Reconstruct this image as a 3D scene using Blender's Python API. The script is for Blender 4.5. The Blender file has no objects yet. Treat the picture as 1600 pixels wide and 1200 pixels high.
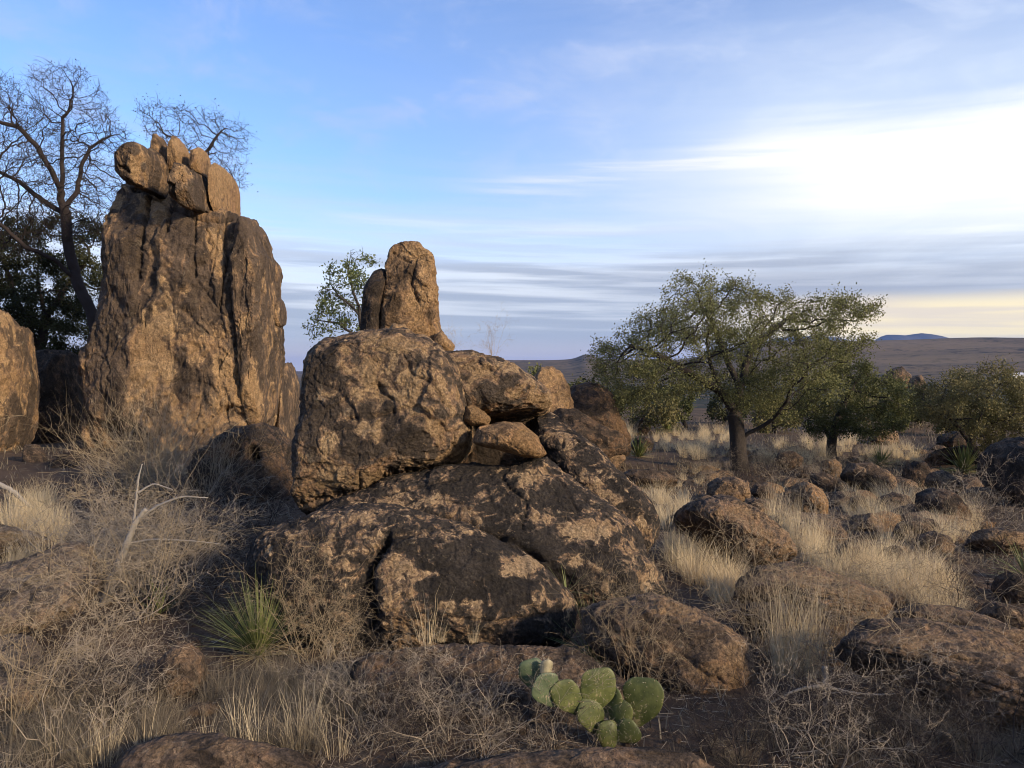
import bpy, math, random
import numpy as np
from math import sin, cos, tan, atan, atan2, radians, degrees, pi, sqrt

# ------------------------------------------------------------------ camera, sky, sun, exposure
SC = bpy.context.scene
COL = SC.collection
F = 1294.0                    # focal length in pixels of the 1600 px wide photograph
EYE = np.array((0.0, 0.0, 1.7))
PITCH = math.atan(20 / F)     # camera tilted a touch below the horizon
cam_data = bpy.data.cameras.new('camera')
cam = bpy.data.objects.new('camera', cam_data)
COL.objects.link(cam)
cam.location = EYE
cam.rotation_euler = (pi / 2 - PITCH, 0, 0)
cam_data.sensor_width = 36.0
cam_data.lens = 36.0 * F / 1600.0
cam_data.clip_start = 0.05
cam_data.clip_end = 90000.0
SC.camera = cam
SC.cycles.filter_width = 1.0

SUN_EL, SUN_AZ = radians(18.5), radians(127.0)    # azimuth clockwise from the view direction (+Y)
SC.view_settings.view_transform = 'Standard'
SC.view_settings.look = 'None'
SC.view_settings.exposure = 0.58
SC.view_settings.gamma = 1.0
SC.view_settings.use_curve_mapping = False
sun_data = bpy.data.lights.new('sun', 'SUN')
sun_data.energy = 4.0
sun_data.angle = radians(5.0)
sun_data.color = (1.0, 0.81, 0.58)
sun = bpy.data.objects.new('sun', sun_data)
COL.objects.link(sun)
sun.rotation_euler = (pi / 2 - SUN_EL, 0, pi - SUN_AZ)
sun.location = (40, -8, 30)


class E:
    """a node socket with arithmetic"""
    nt = None

    def __init__(s, sock): s.s = sock

    @staticmethod
    def op(name, *a):
        n = E.nt.nodes.new('ShaderNodeMath'); n.operation = name
        for i, x in enumerate(a):
            if isinstance(x, E): E.nt.links.new(x.s, n.inputs[i])
            else: n.inputs[i].default_value = x
        return E(n.outputs[0])

    def __add__(s, o): return E.op('ADD', s, o)
    __radd__ = __add__
    def __mul__(s, o): return E.op('MULTIPLY', s, o)
    __rmul__ = __mul__
    def __sub__(s, o): return E.op('SUBTRACT', s, o)
    def __rsub__(s, o): return E.op('SUBTRACT', o, s)
    def __truediv__(s, o): return E.op('DIVIDE', s, o)


def smooth(x, a, b, lo=0.0, hi=1.0):
    n = E.nt.nodes.new('ShaderNodeMapRange'); n.interpolation_type = 'SMOOTHSTEP'
    for k, v in (('Value', x), ('From Min', a), ('From Max', b), ('To Min', lo), ('To Max', hi)):
        if isinstance(v, E): E.nt.links.new(v.s, n.inputs[k])
        else: n.inputs[k].default_value = v
    return E(n.outputs[0])


def clamp01(x):
    n = E.nt.nodes.new('ShaderNodeClamp'); E.nt.links.new(x.s, n.inputs[0]); return E(n.outputs[0])


def xyz(x, y, z):
    n = E.nt.nodes.new('ShaderNodeCombineXYZ')
    for i, v in enumerate((x, y, z)):
        if isinstance(v, E): E.nt.links.new(v.s, n.inputs[i])
        else: n.inputs[i].default_value = v
    return E(n.outputs[0])


def noise(vec, scale, detail=4, rough=0.55, dist=0.0, out=0):
    n = E.nt.nodes.new('ShaderNodeTexNoise'); n.noise_dimensions = '3D'
    n.inputs['Scale'].default_value = scale; n.inputs['Detail'].default_value = detail
    n.inputs['Roughness'].default_value = rough; n.inputs['Distortion'].default_value = dist
    E.nt.links.new(vec.s, n.inputs['Vector'])
    return E(n.outputs[out])


def mixc(f, a, b):
    n = E.nt.nodes.new('ShaderNodeMix'); n.data_type = 'RGBA'
    if isinstance(f, E): E.nt.links.new(f.s, n.inputs[0])
    else: n.inputs[0].default_value = f
    for i, c in ((6, a), (7, b)):
        if isinstance(c, E): E.nt.links.new(c.s, n.inputs[i])
        else: n.inputs[i].default_value = (*c, 1)
    return E(n.outputs[2])


def build_world():
    w = bpy.data.worlds.new('World'); SC.world = w
    w.use_nodes = True
    nt = w.node_tree; nt.nodes.clear(); E.nt = nt
    sky = nt.nodes.new('ShaderNodeTexSky'); sky.sky_type = 'NISHITA'
    sky.sun_disc = False
    sky.sun_elevation = SUN_EL; sky.sun_rotation = SUN_AZ
    sky.air_density = 1.0; sky.dust_density = 0.4; sky.ozone_density = 2.6
    tc = nt.nodes.new('ShaderNodeTexCoord')
    sp = nt.nodes.new('ShaderNodeSeparateXYZ'); nt.links.new(tc.outputs['Generated'], sp.inputs[0])
    x, y, z = E(sp.outputs[0]), E(sp.outputs[1]), E(sp.outputs[2])
    az = E.op('ARCTAN2', x, y) * (180 / pi)
    el = E.op('ARCSINE', z) * (180 / pi)
    # layered stratus low down, tilted a little, in degrees
    v1 = xyz(az * 0.035, el * 0.55 + az * 0.016, 3.1)
    n1 = noise(v1, 1.0, 6, 0.55, 0.25)
    v2 = xyz(az * 0.06, el * 1.25 + az * 0.03, 7.7)
    n2 = noise(v2, 1.0, 5, 0.5, 0.15)
    v3 = xyz(az * 0.13 - el * 0.10, el * 0.30 + az * 0.05, 1.3)
    n3 = noise(v3, 1.0, 7, 0.6, 0.5)
    v4 = xyz(az * 0.05, el * 0.16, 5.5)
    n4 = noise(v4, 1.0, 6, 0.6, 0.6)
    right = smooth(az, -8, 24)
    # cover of the low veil
    elw = el + (n1 - 0.5) * 8.0 + (n2 - 0.5) * 5.0 - right * 0.5
    veil = smooth(elw, 15.0, 5.5)
    grey, white = (0.31, 0.345, 0.425), (0.66, 0.69, 0.74)
    light_band = clamp01(smooth(n2, 0.44, 0.66) * 0.8 + smooth(n1, 0.5, 0.7) * 0.35)
    light_band = clamp01(light_band + smooth(el, 6.0, 10.0) * 0.75) * smooth(el, 1.0, 7.0, 0.35, 1.0)
    col = mixc(light_band, grey, white)
    pink = smooth(el, 2.6, 0.8) * smooth(az, 34, 5)
    col = mixc(pink * 0.6, col, (0.62, 0.53, 0.49))
    dark_band = smooth(E.op('ABSOLUTE', el - 6.1 + (n2 - 0.5) * 3.0), 2.4, 0.4) * smooth(az, 0, 22)
    col = mixc(dark_band * 0.75, col, (0.30, 0.315, 0.375))
    yel = smooth(E.op('ABSOLUTE', el - 3.3 + (n2 - 0.5) * 1.6), 1.9, 0.7) * smooth(az, 7, 22)
    col = mixc(yel, col, mixc(smooth(n2, 0.35, 0.6), (0.68, 0.58, 0.44), (0.86, 0.72, 0.42)))
    low = smooth(el, 1.9, 1.3) * smooth(az, 16, 24)
    col = mixc(low * 0.8, col, (0.27, 0.29, 0.36))
    # the big bright bank lit by the hidden sun
    wob = (n4 - 0.5) * 3.4 + (n2 - 0.5) * 2.6
    top = smooth(az, 2.0, 19.0, 12.6, 15.4)
    bot = smooth(az, 0.0, 30.0, 12.4, 8.4)
    streak = smooth(n2, 0.38, 0.62)
    bank = smooth(el + wob - top, 1.6, -1.6) * smooth(el + wob * 1.5 - bot, -3.0, 2.6) * smooth(az + (n4 - 0.5) * 22, -2.0, 23.0)
    tail = smooth(E.op('ABSOLUTE', el - 12.6 - az * 0.09 + wob * 0.5), 1.5, 0.1) * smooth(az, -8.0, 4.0) * smooth(az, 24.0, 10.0) * streak
    bank = clamp01(bank + tail * 0.75)
    halo = smooth(el - top + wob, 14.0, -1.0) * smooth(el - bot + wob, -4.0, 1.0) * smooth(az, -14.0, 22.0)
    # high thin cirrus
    cir = smooth(n3, 0.44, 0.78) * smooth(el, 9.0, 14.0) * 0.55 + smooth(n4, 0.35, 0.75) * smooth(az, -25, 25) * smooth(el, 11, 18) * 0.62
    cirrus = clamp01(cir)
    cover = clamp01(1.0 - (1.0 - veil * 0.93) * (1.0 - cirrus) * (1.0 - bank) * (1.0 - halo * 0.78))
    cc = mixc(veil, (0.36, 0.43, 0.64), col)
    cc = mixc(halo * 0.85, cc, (0.56, 0.64, 0.74))
    cc = mixc(bank * smooth(n2, 0.30, 0.60, 0.80, 1.0), cc, mixc(smooth(az, 9.0, 25.0), (0.63, 0.655, 0.69), (0.82, 0.81, 0.80)))
    b1 = nt.nodes.new('ShaderNodeBackground'); b1.inputs[1].default_value = 0.14
    tint = nt.nodes.new('ShaderNodeMix'); tint.data_type = 'RGBA'; tint.blend_type = 'MULTIPLY'
    tint.inputs[0].default_value = 1.0; tint.inputs[7].default_value = (0.90, 0.97, 1.20, 1)
    nt.links.new(sky.outputs[0], tint.inputs[6]); nt.links.new(tint.outputs[2], b1.inputs[0])
    b2 = nt.nodes.new('ShaderNodeBackground'); b2.inputs[1].default_value = 1.0
    nt.links.new(cc.s, b2.inputs[0])
    mx = nt.nodes.new('ShaderNodeMixShader')
    nt.links.new(cover.s, mx.inputs[0]); nt.links.new(b1.outputs[0], mx.inputs[1]); nt.links.new(b2.outputs[0], mx.inputs[2])
    out = nt.nodes.new('ShaderNodeOutputWorld'); nt.links.new(mx.outputs[0], out.inputs[0])


build_world()

# ------------------------------------------------------------------ picture measurements -> points in the place
CP, SP_ = cos(PITCH), sin(PITCH)


def at(px, py, Y):
    """world point at forward distance Y seen at pixel px, py of the 1600 x 1200 photograph"""
    dx, dz = (px - 800.0) / F, (600.0 - py) / F
    d = np.array((dx, CP + dz * SP_, dz * CP - SP_))
    return EYE + d * (Y / d[1])


def project(P):
    q = P - EYE
    fwd = q[:, 1] * CP - q[:, 2] * SP_
    up = q[:, 1] * SP_ + q[:, 2] * CP
    return 800 + F * q[:, 0] / fwd, 600 - F * up / fwd


def sstep(x, a, b):
    t = np.clip((x - a) / (b - a), 0, 1)
    return t * t * (3 - 2 * t)


_rng = np.random.default_rng(11)
_perm = np.concatenate([_rng.permutation(256)] * 3)
_grad = _rng.normal(size=(256, 3)); _grad /= np.linalg.norm(_grad, axis=1)[:, None]


def gnoise(p):
    i = np.floor(p).astype(np.int64); f = p - i
    i &= 255
    u = f * f * f * (f * (f * 6 - 15) + 10)
    r = 0
    for a in (0, 1):
        wa = u[:, 0] if a else 1 - u[:, 0]
        for b in (0, 1):
            wb = u[:, 1] if b else 1 - u[:, 1]
            for c in (0, 1):
                wc = u[:, 2] if c else 1 - u[:, 2]
                h = _perm[_perm[_perm[i[:, 0] + a] + ((i[:, 1] + b) & 255)] + ((i[:, 2] + c) & 255)]
                g = _grad[h]
                r = r + wa * wb * wc * (g[:, 0] * (f[:, 0] - a) + g[:, 1] * (f[:, 1] - b) + g[:, 2] * (f[:, 2] - c))
    return r * 1.5


def fbm(p, octv=4, gain=0.5, lac=2.03):
    r = 0; a = 1.0
    for k in range(octv):
        r = r + a * gnoise(p + 17.3 * k); a *= gain; p = p * lac
    return r


def H(x, y):
    """height of the ground"""
    x = np.atleast_1d(np.asarray(x, float)); y = np.atleast_1d(np.asarray(y, float))
    r = np.hypot(x, y)
    right = sstep(x, -2.0, 3.5)
    h = (1 - right) * 0.30 * sstep(y, 5, 13) - right * 0.32 * sstep(y, 5, 17)
    p = np.stack([x, y, np.zeros_like(x)], 1)
    fade = 1 - sstep(r, 40, 120)
    h = h + fade * (0.10 * gnoise(p * 0.35 + 3.3) + 0.035 * gnoise(p * 1.3) + 0.012 * gnoise(p * 4.1))
    d = np.maximum(r - 36, 0)
    h = h - 13.5 * sstep(d, 0, 190) - 0.0
    azd = np.degrees(np.arctan2(x, y))
    azn = gnoise(np.stack([azd * 0.12, r * 0.0006, 0 * r + 9.2], 1))
    tan_top = 0.0175 + 0.0200 * sstep(azd, 11.0, 17.5) - 0.019 * sstep(-azd, 6.0, 14.0) + 0.0012 * azn
    tan_top = tan_top + 0.006 * np.exp(-((azd - 5.2) / 0.75) ** 2)
    rise = sstep(r, 1000, 3400)
    bump = gnoise(np.stack([x / 330, y / 330, 0 * x + 2.2], 1)) * 7 + gnoise(np.stack([x / 120, y / 120, 0 * x], 1)) * 2.2
    far = sstep(r, 250, 900)
    h = h + rise * tan_top * 3400 + far * bump * (0.35 + 0.5 * rise)
    h = h * np.where(r > 3600, np.maximum(0.0, 1 - (r - 3600) / 2500), 1.0)
    return h


_T = 1.0 * 1.012 ** np.arange(0, 640) + 0.0


def gp(px, py):
    """the point of the ground seen at a pixel"""
    d = at(px, py, 1.0) - EYE
    lo, hi = 0, 0
    T = _T
    for _ in range(3):
        Q = EYE + d * T[:, None]
        k = np.where(Q[:, 2] < H(Q[:, 0], Q[:, 1]))[0]
        i = k[0] if len(k) else len(T) - 1
        if i == 0: return EYE + d * T[0]
        T = np.linspace(T[i - 1], T[i], 24)
    return EYE + d * T[-1 if not len(k) else i if i < len(T) else -1]


# ------------------------------------------------------------------ mesh helpers
def mesh_np(name, V, faces, mats=(), smooth_=True, attrs=None):
    """faces: list of (n,k) int arrays"""
    V = np.asarray(V, np.float32)
    me = bpy.data.meshes.new(name)
    faces = [np.asarray(f, np.int32) for f in faces if len(f)]
    nl = sum(f.size for f in faces); nf = sum(len(f) for f in faces)
    me.vertices.add(len(V)); me.vertices.foreach_set('co', V.ravel())
    me.loops.add(nl); me.loops.foreach_set('vertex_index', np.concatenate([f.ravel() for f in faces]))
    me.polygons.add(nf)
    tot = np.concatenate([np.full(len(f), f.shape[1], np.int32) for f in faces])
    me.polygons.foreach_set('loop_start', np.concatenate([[0], np.cumsum(tot)[:-1]]).astype(np.int32))
    me.polygons.foreach_set('loop_total', tot)
    me.polygons.foreach_set('use_smooth', np.full(nf, smooth_))
    for m in mats: me.materials.append(m)
    for k, v in (attrs or {}).items():
        a = me.attributes.new(k, 'FLOAT', 'POINT'); a.data.foreach_set('value', np.asarray(v, np.float32))
    me.update(calc_edges=True)
    return me


def obj(name, me, loc=(0, 0, 0), parent=None, label=None, cat=None, group=None, kind=None, rz=0.0, sc=1.0):
    o = bpy.data.objects.new(name, me); COL.objects.link(o)
    o.location = [float(v) for v in loc]
    o.rotation_euler = (0, 0, rz)
    o.scale = (sc, sc, sc) if not isinstance(sc, tuple) else sc
    if parent is not None: o.parent = parent
    for k, v in (('label', label), ('category', cat), ('group', group), ('kind', kind)):
        if v: o[k] = v
    return o


def tubes(P0, P1, R0, R1, sides):
    """open tubes along many segments -> V, F"""
    P0, P1 = np.asarray(P0, float), np.asarray(P1, float)
    n = len(P0)
    d = P1 - P0; d /= np.linalg.norm(d, axis=1)[:, None] + 1e-9
    ref = np.where(np.abs(d[:, 2:3]) > 0.9, np.array([[1.0, 0, 0]]), np.array([[0, 0, 1.0]]))
    a = np.cross(d, ref); a /= np.linalg.norm(a, axis=1)[:, None] + 1e-9
    b = np.cross(d, a)
    th = np.arange(sides) * 2 * pi / sides
    ring = a[:, None, :] * np.cos(th)[None, :, None] + b[:, None, :] * np.sin(th)[None, :, None]
    A = P0[:, None, :] + ring * np.asarray(R0)[:, None, None]
    B = P1[:, None, :] + ring * np.asarray(R1)[:, None, None]
    V = np.concatenate([A, B], 1).reshape(-1, 3)
    base = (np.arange(n) * 2 * sides)[:, None]
    k = np.arange(sides); k2 = (k + 1) % sides
    Fq = np.stack([base + k, base + k2, base + sides + k2, base + sides + k], 2).reshape(-1, 4)
    return V, Fq


_ico = {}


def ico(k):
    if k not in _ico:
        import bmesh
        bm = bmesh.new(); bmesh.ops.create_icosphere(bm, subdivisions=k, radius=1.0)
        V = np.array([v.co[:] for v in bm.verts]); Fc = np.array([[v.index for v in f.verts] for f in bm.faces])
        bm.free(); V /= np.linalg.norm(V, axis=1)[:, None]
        _ico[k] = (V, Fc)
    return _ico[k]


def vnormals(V, Fc):
    n = np.cross(V[Fc[:, 1]] - V[Fc[:, 0]], V[Fc[:, 2]] - V[Fc[:, 0]])
    N = np.zeros_like(V)
    for k in range(3):
        for c in range(3): N[:, c] += np.bincount(Fc[:, k], n[:, c], len(V))
    return N / (np.linalg.norm(N, axis=1)[:, None] + 1e-12)


# ------------------------------------------------------------------ materials
def new_mat(name):
    m = bpy.data.materials.new(name); m.use_nodes = True
    nt = m.node_tree; nt.nodes.clear(); E.nt = nt
    out = nt.nodes.new('ShaderNodeOutputMaterial')
    bs = nt.nodes.new('ShaderNodeBsdfPrincipled')
    nt.links.new(bs.outputs[0], out.inputs[0])
    return m, nt, bs, out


def attr(name):
    n = E.nt.nodes.new('ShaderNodeAttribute'); n.attribute_name = name
    return E(n.outputs['Fac'])


def objrand():
    n = E.nt.nodes.new('ShaderNodeObjectInfo'); return E(n.outputs['Random'])


def ocoord(out='Object'):
    n = E.nt.nodes.new('ShaderNodeTexCoord'); return E(n.outputs[out])


def scalev(v, s):
    n = E.nt.nodes.new('ShaderNodeVectorMath'); n.operation = 'MULTIPLY'
    E.nt.links.new(v.s, n.inputs[0]); n.inputs[1].default_value = s
    return E(n.outputs[0])


def bump_on(bs, *hs):
    nrm = None
    for h, st, dist in hs:
        b = E.nt.nodes.new('ShaderNodeBump'); b.inputs['Strength'].default_value = st; b.inputs['Distance'].default_value = dist
        E.nt.links.new(h.s, b.inputs['Height'])
        if nrm: E.nt.links.new(nrm, b.inputs['Normal'])
        nrm = b.outputs[0]
    E.nt.links.new(nrm, bs.inputs['Normal'])


def rock_mat(name, tan_=(0.36, 0.215, 0.115), mid=(0.15, 0.096, 0.062), dark=(0.050, 0.036, 0.028), exposed=0.0, scale=1.0, streak=1.0, contrast=1.0):
    """weathered rock: dark desert varnish flaking off a tan core"""
    m, nt, bs, out = new_mat(name)
    co = ocoord(); bias = attr('bias'); cav = attr('cavity')
    p = scalev(co, (1.0, 1.0, streak))
    big = noise(p, 0.9 * scale, 5, 0.55, 0.3)
    flake = noise(p, 5.2 * scale, 7, 0.54, 0.9)
    tint = noise(co, 2.1 * scale, 6, 0.6, 0.2)
    grain = noise(co, 55.0, 3, 0.7)
    fine = noise(co, 16.0 * scale, 8, 0.7, 0.2)
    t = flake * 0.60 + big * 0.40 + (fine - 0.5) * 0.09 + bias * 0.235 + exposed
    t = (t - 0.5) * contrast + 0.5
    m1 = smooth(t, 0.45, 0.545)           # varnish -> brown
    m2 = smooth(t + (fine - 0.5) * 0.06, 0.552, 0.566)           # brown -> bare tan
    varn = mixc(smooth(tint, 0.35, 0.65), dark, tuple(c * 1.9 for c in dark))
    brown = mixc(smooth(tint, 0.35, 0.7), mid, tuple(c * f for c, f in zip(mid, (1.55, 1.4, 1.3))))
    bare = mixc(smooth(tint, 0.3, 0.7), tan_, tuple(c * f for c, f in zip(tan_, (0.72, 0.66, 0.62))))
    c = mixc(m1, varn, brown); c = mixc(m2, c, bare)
    spk = noise(co, 21.0 * scale, 5, 0.65, 0.3)
    c = mixc(smooth(spk + (t - 0.5) * 0.5, 0.60, 0.64) * 0.50, c, tuple(q * 0.85 for q in tan_))
    c = mixc(smooth(spk, 0.40, 0.34) * 0.55, c, dark)
    lich = smooth(noise(co, 5.3 * scale, 7, 0.7, 0.4), 0.60, 0.66) * (1.0 - m2)
    c = mixc(lich * 0.45, c, (0.20, 0.165, 0.115))
    g = smooth(grain, 0.30, 0.70, 0.60, 1.40) * smooth(fine, 0.25, 0.75, 0.68, 1.32)
    mul = nt.nodes.new('ShaderNodeMix'); mul.data_type = 'RGBA'; mul.blend_type = 'MULTIPLY'; mul.inputs[0].default_value = 1.0
    nt.links.new(c.s, mul.inputs[6]); nt.links.new(xyz(g, g, g).s, mul.inputs[7])
    c2 = mixc(clamp01(cav) * 0.40, E(mul.outputs[2]), (0.035, 0.026, 0.020))  # recess shade put into the colour along cracks and creases
    nt.links.new(c2.s, bs.inputs['Base Color'])
    bs.inputs['Roughness'].default_value = 0.88
    bs.inputs['Specular IOR Level'].default_value = 0.25
    crack = E.op('ABSOLUTE', noise(p, 1.7 * scale, 5, 0.55, 0.6) - 0.5)
    ck = smooth(crack, 0.0, 0.012)
    bump_on(bs, (fine, 0.9, 0.07), (flake - m1 * 0.12 - m2 * 0.05, 0.7, 0.10), (grain, 0.5, 0.016), (ck, 0.3, 0.025))
    return m


def simple_mat(name, ca, cb, rough=0.8, scale=8.0, trans=0.0, use='rnd', bump=0.0):
    m, nt, bs, out = new_mat(name)
    co = ocoord(); n = noise(co, scale, 4, 0.6)
    t = clamp01(attr(use) * 0.6 + objrand() * 0.35 + (n - 0.5) * 0.6) if use else smooth(n, 0.3, 0.7)
    c = mixc(t, ca, cb)
    nt.links.new(c.s, bs.inputs['Base Color'])
    bs.inputs['Roughness'].default_value = rough
    bs.inputs['Specular IOR Level'].default_value = 0.2
    if bump: bump_on(bs, (n, 0.8, bump))
    if trans:
        tr = nt.nodes.new('ShaderNodeBsdfTranslucent'); nt.links.new(c.s, tr.inputs[0])
        mx = nt.nodes.new('ShaderNodeMixShader'); mx.inputs[0].default_value = trans
        nt.links.new(bs.outputs[0], mx.inputs[1]); nt.links.new(tr.outputs[0], mx.inputs[2])
        nt.links.new(mx.outputs[0], out.inputs[0])
    return m


def ground_mat():
    m, nt, bs, out = new_mat('stony_soil')
    g = nt.nodes.new('ShaderNodeNewGeometry'); pos = E(g.outputs['Position'])
    ln = nt.nodes.new('ShaderNodeVectorMath'); ln.operation = 'LENGTH'; nt.links.new(pos.s, ln.inputs[0])
    r = E(ln.outputs['Value'])
    n1 = noise(pos, 0.7, 6, 0.6, 0.3); n2 = noise(pos, 9.0, 7, 0.65); n3 = noise(pos, 60.0, 3, 0.7)
    near = mixc(smooth(n1, 0.35, 0.65), (0.070, 0.050, 0.036), (0.125, 0.083, 0.055))
    near = mixc(smooth(n2, 0.52, 0.68), near, (0.165, 0.125, 0.080))
    near = mixc(smooth(n3, 0.55, 0.7) * 0.6, near, (0.045, 0.034, 0.026))
    f1 = noise(pos, 0.004, 6, 0.6, 0.4); f2 = noise(pos, 0.035, 6, 0.75); f3 = noise(pos, 0.0014, 4, 0.5)
    far = mixc(smooth(f1, 0.35, 0.65), (0.150, 0.105, 0.062), (0.105, 0.080, 0.052))
    far = mixc(smooth(f2, 0.52, 0.60), far, (0.022, 0.023, 0.016))
    far = mixc(smooth(noise(pos, 0.016, 3, 0.6), 0.60, 0.66) * 0.8, far, (0.018, 0.019, 0.014))
    far = mixc(smooth(f3, 0.52, 0.6) * 0.5, far, (0.20, 0.145, 0.085))
    dark_belt = smooth(r, 250, 420) * smooth(r, 1500, 800)
    far = mixc(dark_belt * smooth(f2, 0.36, 0.5), far, (0.028, 0.032, 0.024))
    c = mixc(smooth(r, 40, 140), near, far)
    nt.links.new(c.s, bs.inputs['Base Color'])
    bs.inputs['Roughness'].default_value = 0.95; bs.inputs['Specular IOR Level'].default_value = 0.1
    bump_on(bs, (n2, 0.8, 0.05), (n3, 0.6, 0.015))
    return m


M = {}
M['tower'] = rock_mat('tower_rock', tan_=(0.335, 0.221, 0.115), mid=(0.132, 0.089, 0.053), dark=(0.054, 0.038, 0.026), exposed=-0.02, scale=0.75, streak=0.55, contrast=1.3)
M['cap'] = rock_mat('cap_rock', tan_=(0.326, 0.208, 0.103), mid=(0.167, 0.106, 0.058), dark=(0.065, 0.042, 0.024), exposed=0.05, scale=0.75)
M['block'] = rock_mat('outcrop_rock', tan_=(0.344, 0.237, 0.130), mid=(0.135, 0.090, 0.055), dark=(0.043, 0.032, 0.023), exposed=0.0, scale=1.25, contrast=1.35)
M['dome'] = rock_mat('dome_rock', tan_=(0.42, 0.295, 0.170), mid=(0.120, 0.082, 0.052), dark=(0.030, 0.024, 0.019), exposed=-0.055, scale=2.5, contrast=1.6)
M['slope'] = rock_mat('slope_rock', tan_=(0.279, 0.189, 0.109), mid=(0.144, 0.096, 0.058), dark=(0.065, 0.046, 0.032), exposed=0.0, scale=1.3, contrast=1.3)
M['dull'] = rock_mat('dull_rock', tan_=(0.205, 0.142, 0.088), mid=(0.102, 0.069, 0.044), dark=(0.052, 0.037, 0.026), exposed=-0.02, scale=1.5)
M['grey'] = rock_mat('grey_rock', tan_=(0.251, 0.195, 0.130), mid=(0.144, 0.108, 0.074), dark=(0.070, 0.053, 0.038), exposed=0.0, scale=1.5)
M['pebbly'] = rock_mat('grainy_rock', tan_=(0.316, 0.199, 0.095), mid=(0.233, 0.142, 0.068), dark=(0.121, 0.075, 0.040), exposed=0.03, scale=2.2)
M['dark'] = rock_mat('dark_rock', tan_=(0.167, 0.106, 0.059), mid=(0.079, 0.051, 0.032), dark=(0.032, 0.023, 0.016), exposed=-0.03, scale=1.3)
M['bark'] = simple_mat('oak_bark', (0.030, 0.024, 0.020), (0.075, 0.062, 0.052), 0.95, 14.0, bump=0.03)
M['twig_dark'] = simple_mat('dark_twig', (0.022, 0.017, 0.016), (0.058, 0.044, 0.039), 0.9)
M['twig_grey'] = simple_mat('grey_twig', (0.075, 0.058, 0.042), (0.50, 0.41, 0.30), 0.9)
M['twig_tan'] = simple_mat('tan_twig', (0.22, 0.165, 0.10), (0.42, 0.33, 0.21), 0.9)
M['dead_wood'] = simple_mat('dead_wood', (0.17, 0.15, 0.13), (0.31, 0.28, 0.24), 0.9, 20.0, bump=0.01)
M['straw'] = simple_mat('straw_grass', (0.56, 0.43, 0.25), (0.90, 0.75, 0.49), 0.75, 3.0, 0.42)
M['grey_grass'] = simple_mat('grey_grass', (0.12, 0.097, 0.07), (0.31, 0.255, 0.175), 0.8, 3.0, 0.2)
M['oak_leaf'] = simple_mat('oak_leaf', (0.046, 0.056, 0.018), (0.250, 0.240, 0.092), 0.55, 1.2, 0.30)
M['oak_leaf_pale'] = simple_mat('pale_oak_leaf', (0.085, 0.085, 0.030), (0.26, 0.215, 0.095), 0.6, 1.2, 0.3)
M['green_leaf'] = simple_mat('green_leaf', (0.06, 0.085, 0.025), (0.17, 0.19, 0.075), 0.5, 1.2, 0.3)
M['dark_leaf'] = simple_mat('dark_leaf', (0.026, 0.032, 0.014), (0.085, 0.085, 0.036), 0.55, 1.2, 0.25)
M['yucca'] = simple_mat('yucca_leaf', (0.095, 0.115, 0.035), (0.33, 0.34, 0.125), 0.5, 2.0, 0.15)
M['yucca_dry'] = simple_mat('dry_yucca_leaf', (0.30, 0.23, 0.11), (0.48, 0.39, 0.21), 0.7, 2.0, 0.15)
M['soil'] = ground_mat()
# ------------------------------------------------------------------ ground: one sheet to the horizon
def build_ground():
    radii = [0.0]
    r = 0.25
    while r < 9000:
        radii.append(r); r *= 1.022 if r < 60 else 1.035
    radii += [14000, 24000, 40000]
    R = np.array(radii)
    azs = np.radians(np.concatenate([np.arange(-46, 46, 0.28), np.arange(46, 314, 3.0)]))
    n = len(azs)
    A, RR = np.meshgrid(azs, R)
    X, Y = RR * np.sin(A), RR * np.cos(A)
    Z = H(X.ravel(), Y.ravel()).reshape(X.shape)
    V = np.stack([X, Y, Z], 2).reshape(-1, 3)
    i = np.arange(len(R) - 1)[:, None] * n; k = np.arange(n)[None, :]; k2 = (k + 1) % n
    Fq = np.stack([i + k, i + k2, i + n + k2, i + n + k], 2).reshape(-1, 4)[:, ::-1]
    obj('ground', mesh_np('ground', V, [Fq], [M['soil']]), kind='structure',
        label='brown stony desert soil running out to dry grassland hills')


build_ground()


def build_mountain():
    """far blue ridge under the yellow strip of sky"""
    Yd = 26000.0
    prof = [(1170, 545), (1195, 533), (1215, 528), (1240, 526), (1270, 525), (1300, 526), (1322, 530), (1345, 540), (1358, 539), (1366, 532), (1376, 526), (1386, 523),
            (1400, 523), (1415, 524), (1428, 522), (1440, 520.5), (1455, 522), (1472, 525), (1486, 529), (1497, 532), (1520, 541), (1545, 552)]
    prof = np.array(prof, float)
    xs = np.linspace(1170, 1545, 220)
    ys = np.interp(xs, prof[:, 0], prof[:, 1])
    rows = np.linspace(-1, 1, 41)
    V = []
    for t in rows:
        for x, y in zip(xs, ys):
            P = at(x, y, Yd); h = max(P[2], 5.0)
            yy = Yd + t * 2600.0
            rid = 1 - abs(t) ** 1.25
            V.append((P[0], yy, h * rid * (1 - 0.10 * abs(t)) - 40 * abs(t)))
    V = np.array(V)
    q = V.copy() / 900.0
    env = 1 - np.abs((V[:, 1] - Yd) / 2600.0)
    V[:, 2] += 60 * fbm(q, 5) * (1 - env) * env * 3.2
    n = len(xs); i = (np.arange(len(rows) - 1) * n)[:, None]; k = np.arange(n - 1)[None, :]
    Fq = np.stack([i + k, i + k + 1, i + n + k + 1, i + n + k], 2).reshape(-1, 4)
    m = simple_mat('mountain_scrub', (0.045, 0.045, 0.04), (0.10, 0.085, 0.065), 0.95, 0.002, use=None)
    obj('mountain', mesh_np('mountain', V, [Fq], [m]), kind='structure', label='flat-topped blue mountain far off behind the grassland hill')


build_mountain()

# ------------------------------------------------------------------ rocks
FOOT = []        # (x, y, rx, ry) of what stands on the ground, so that plants stay clear


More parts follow.
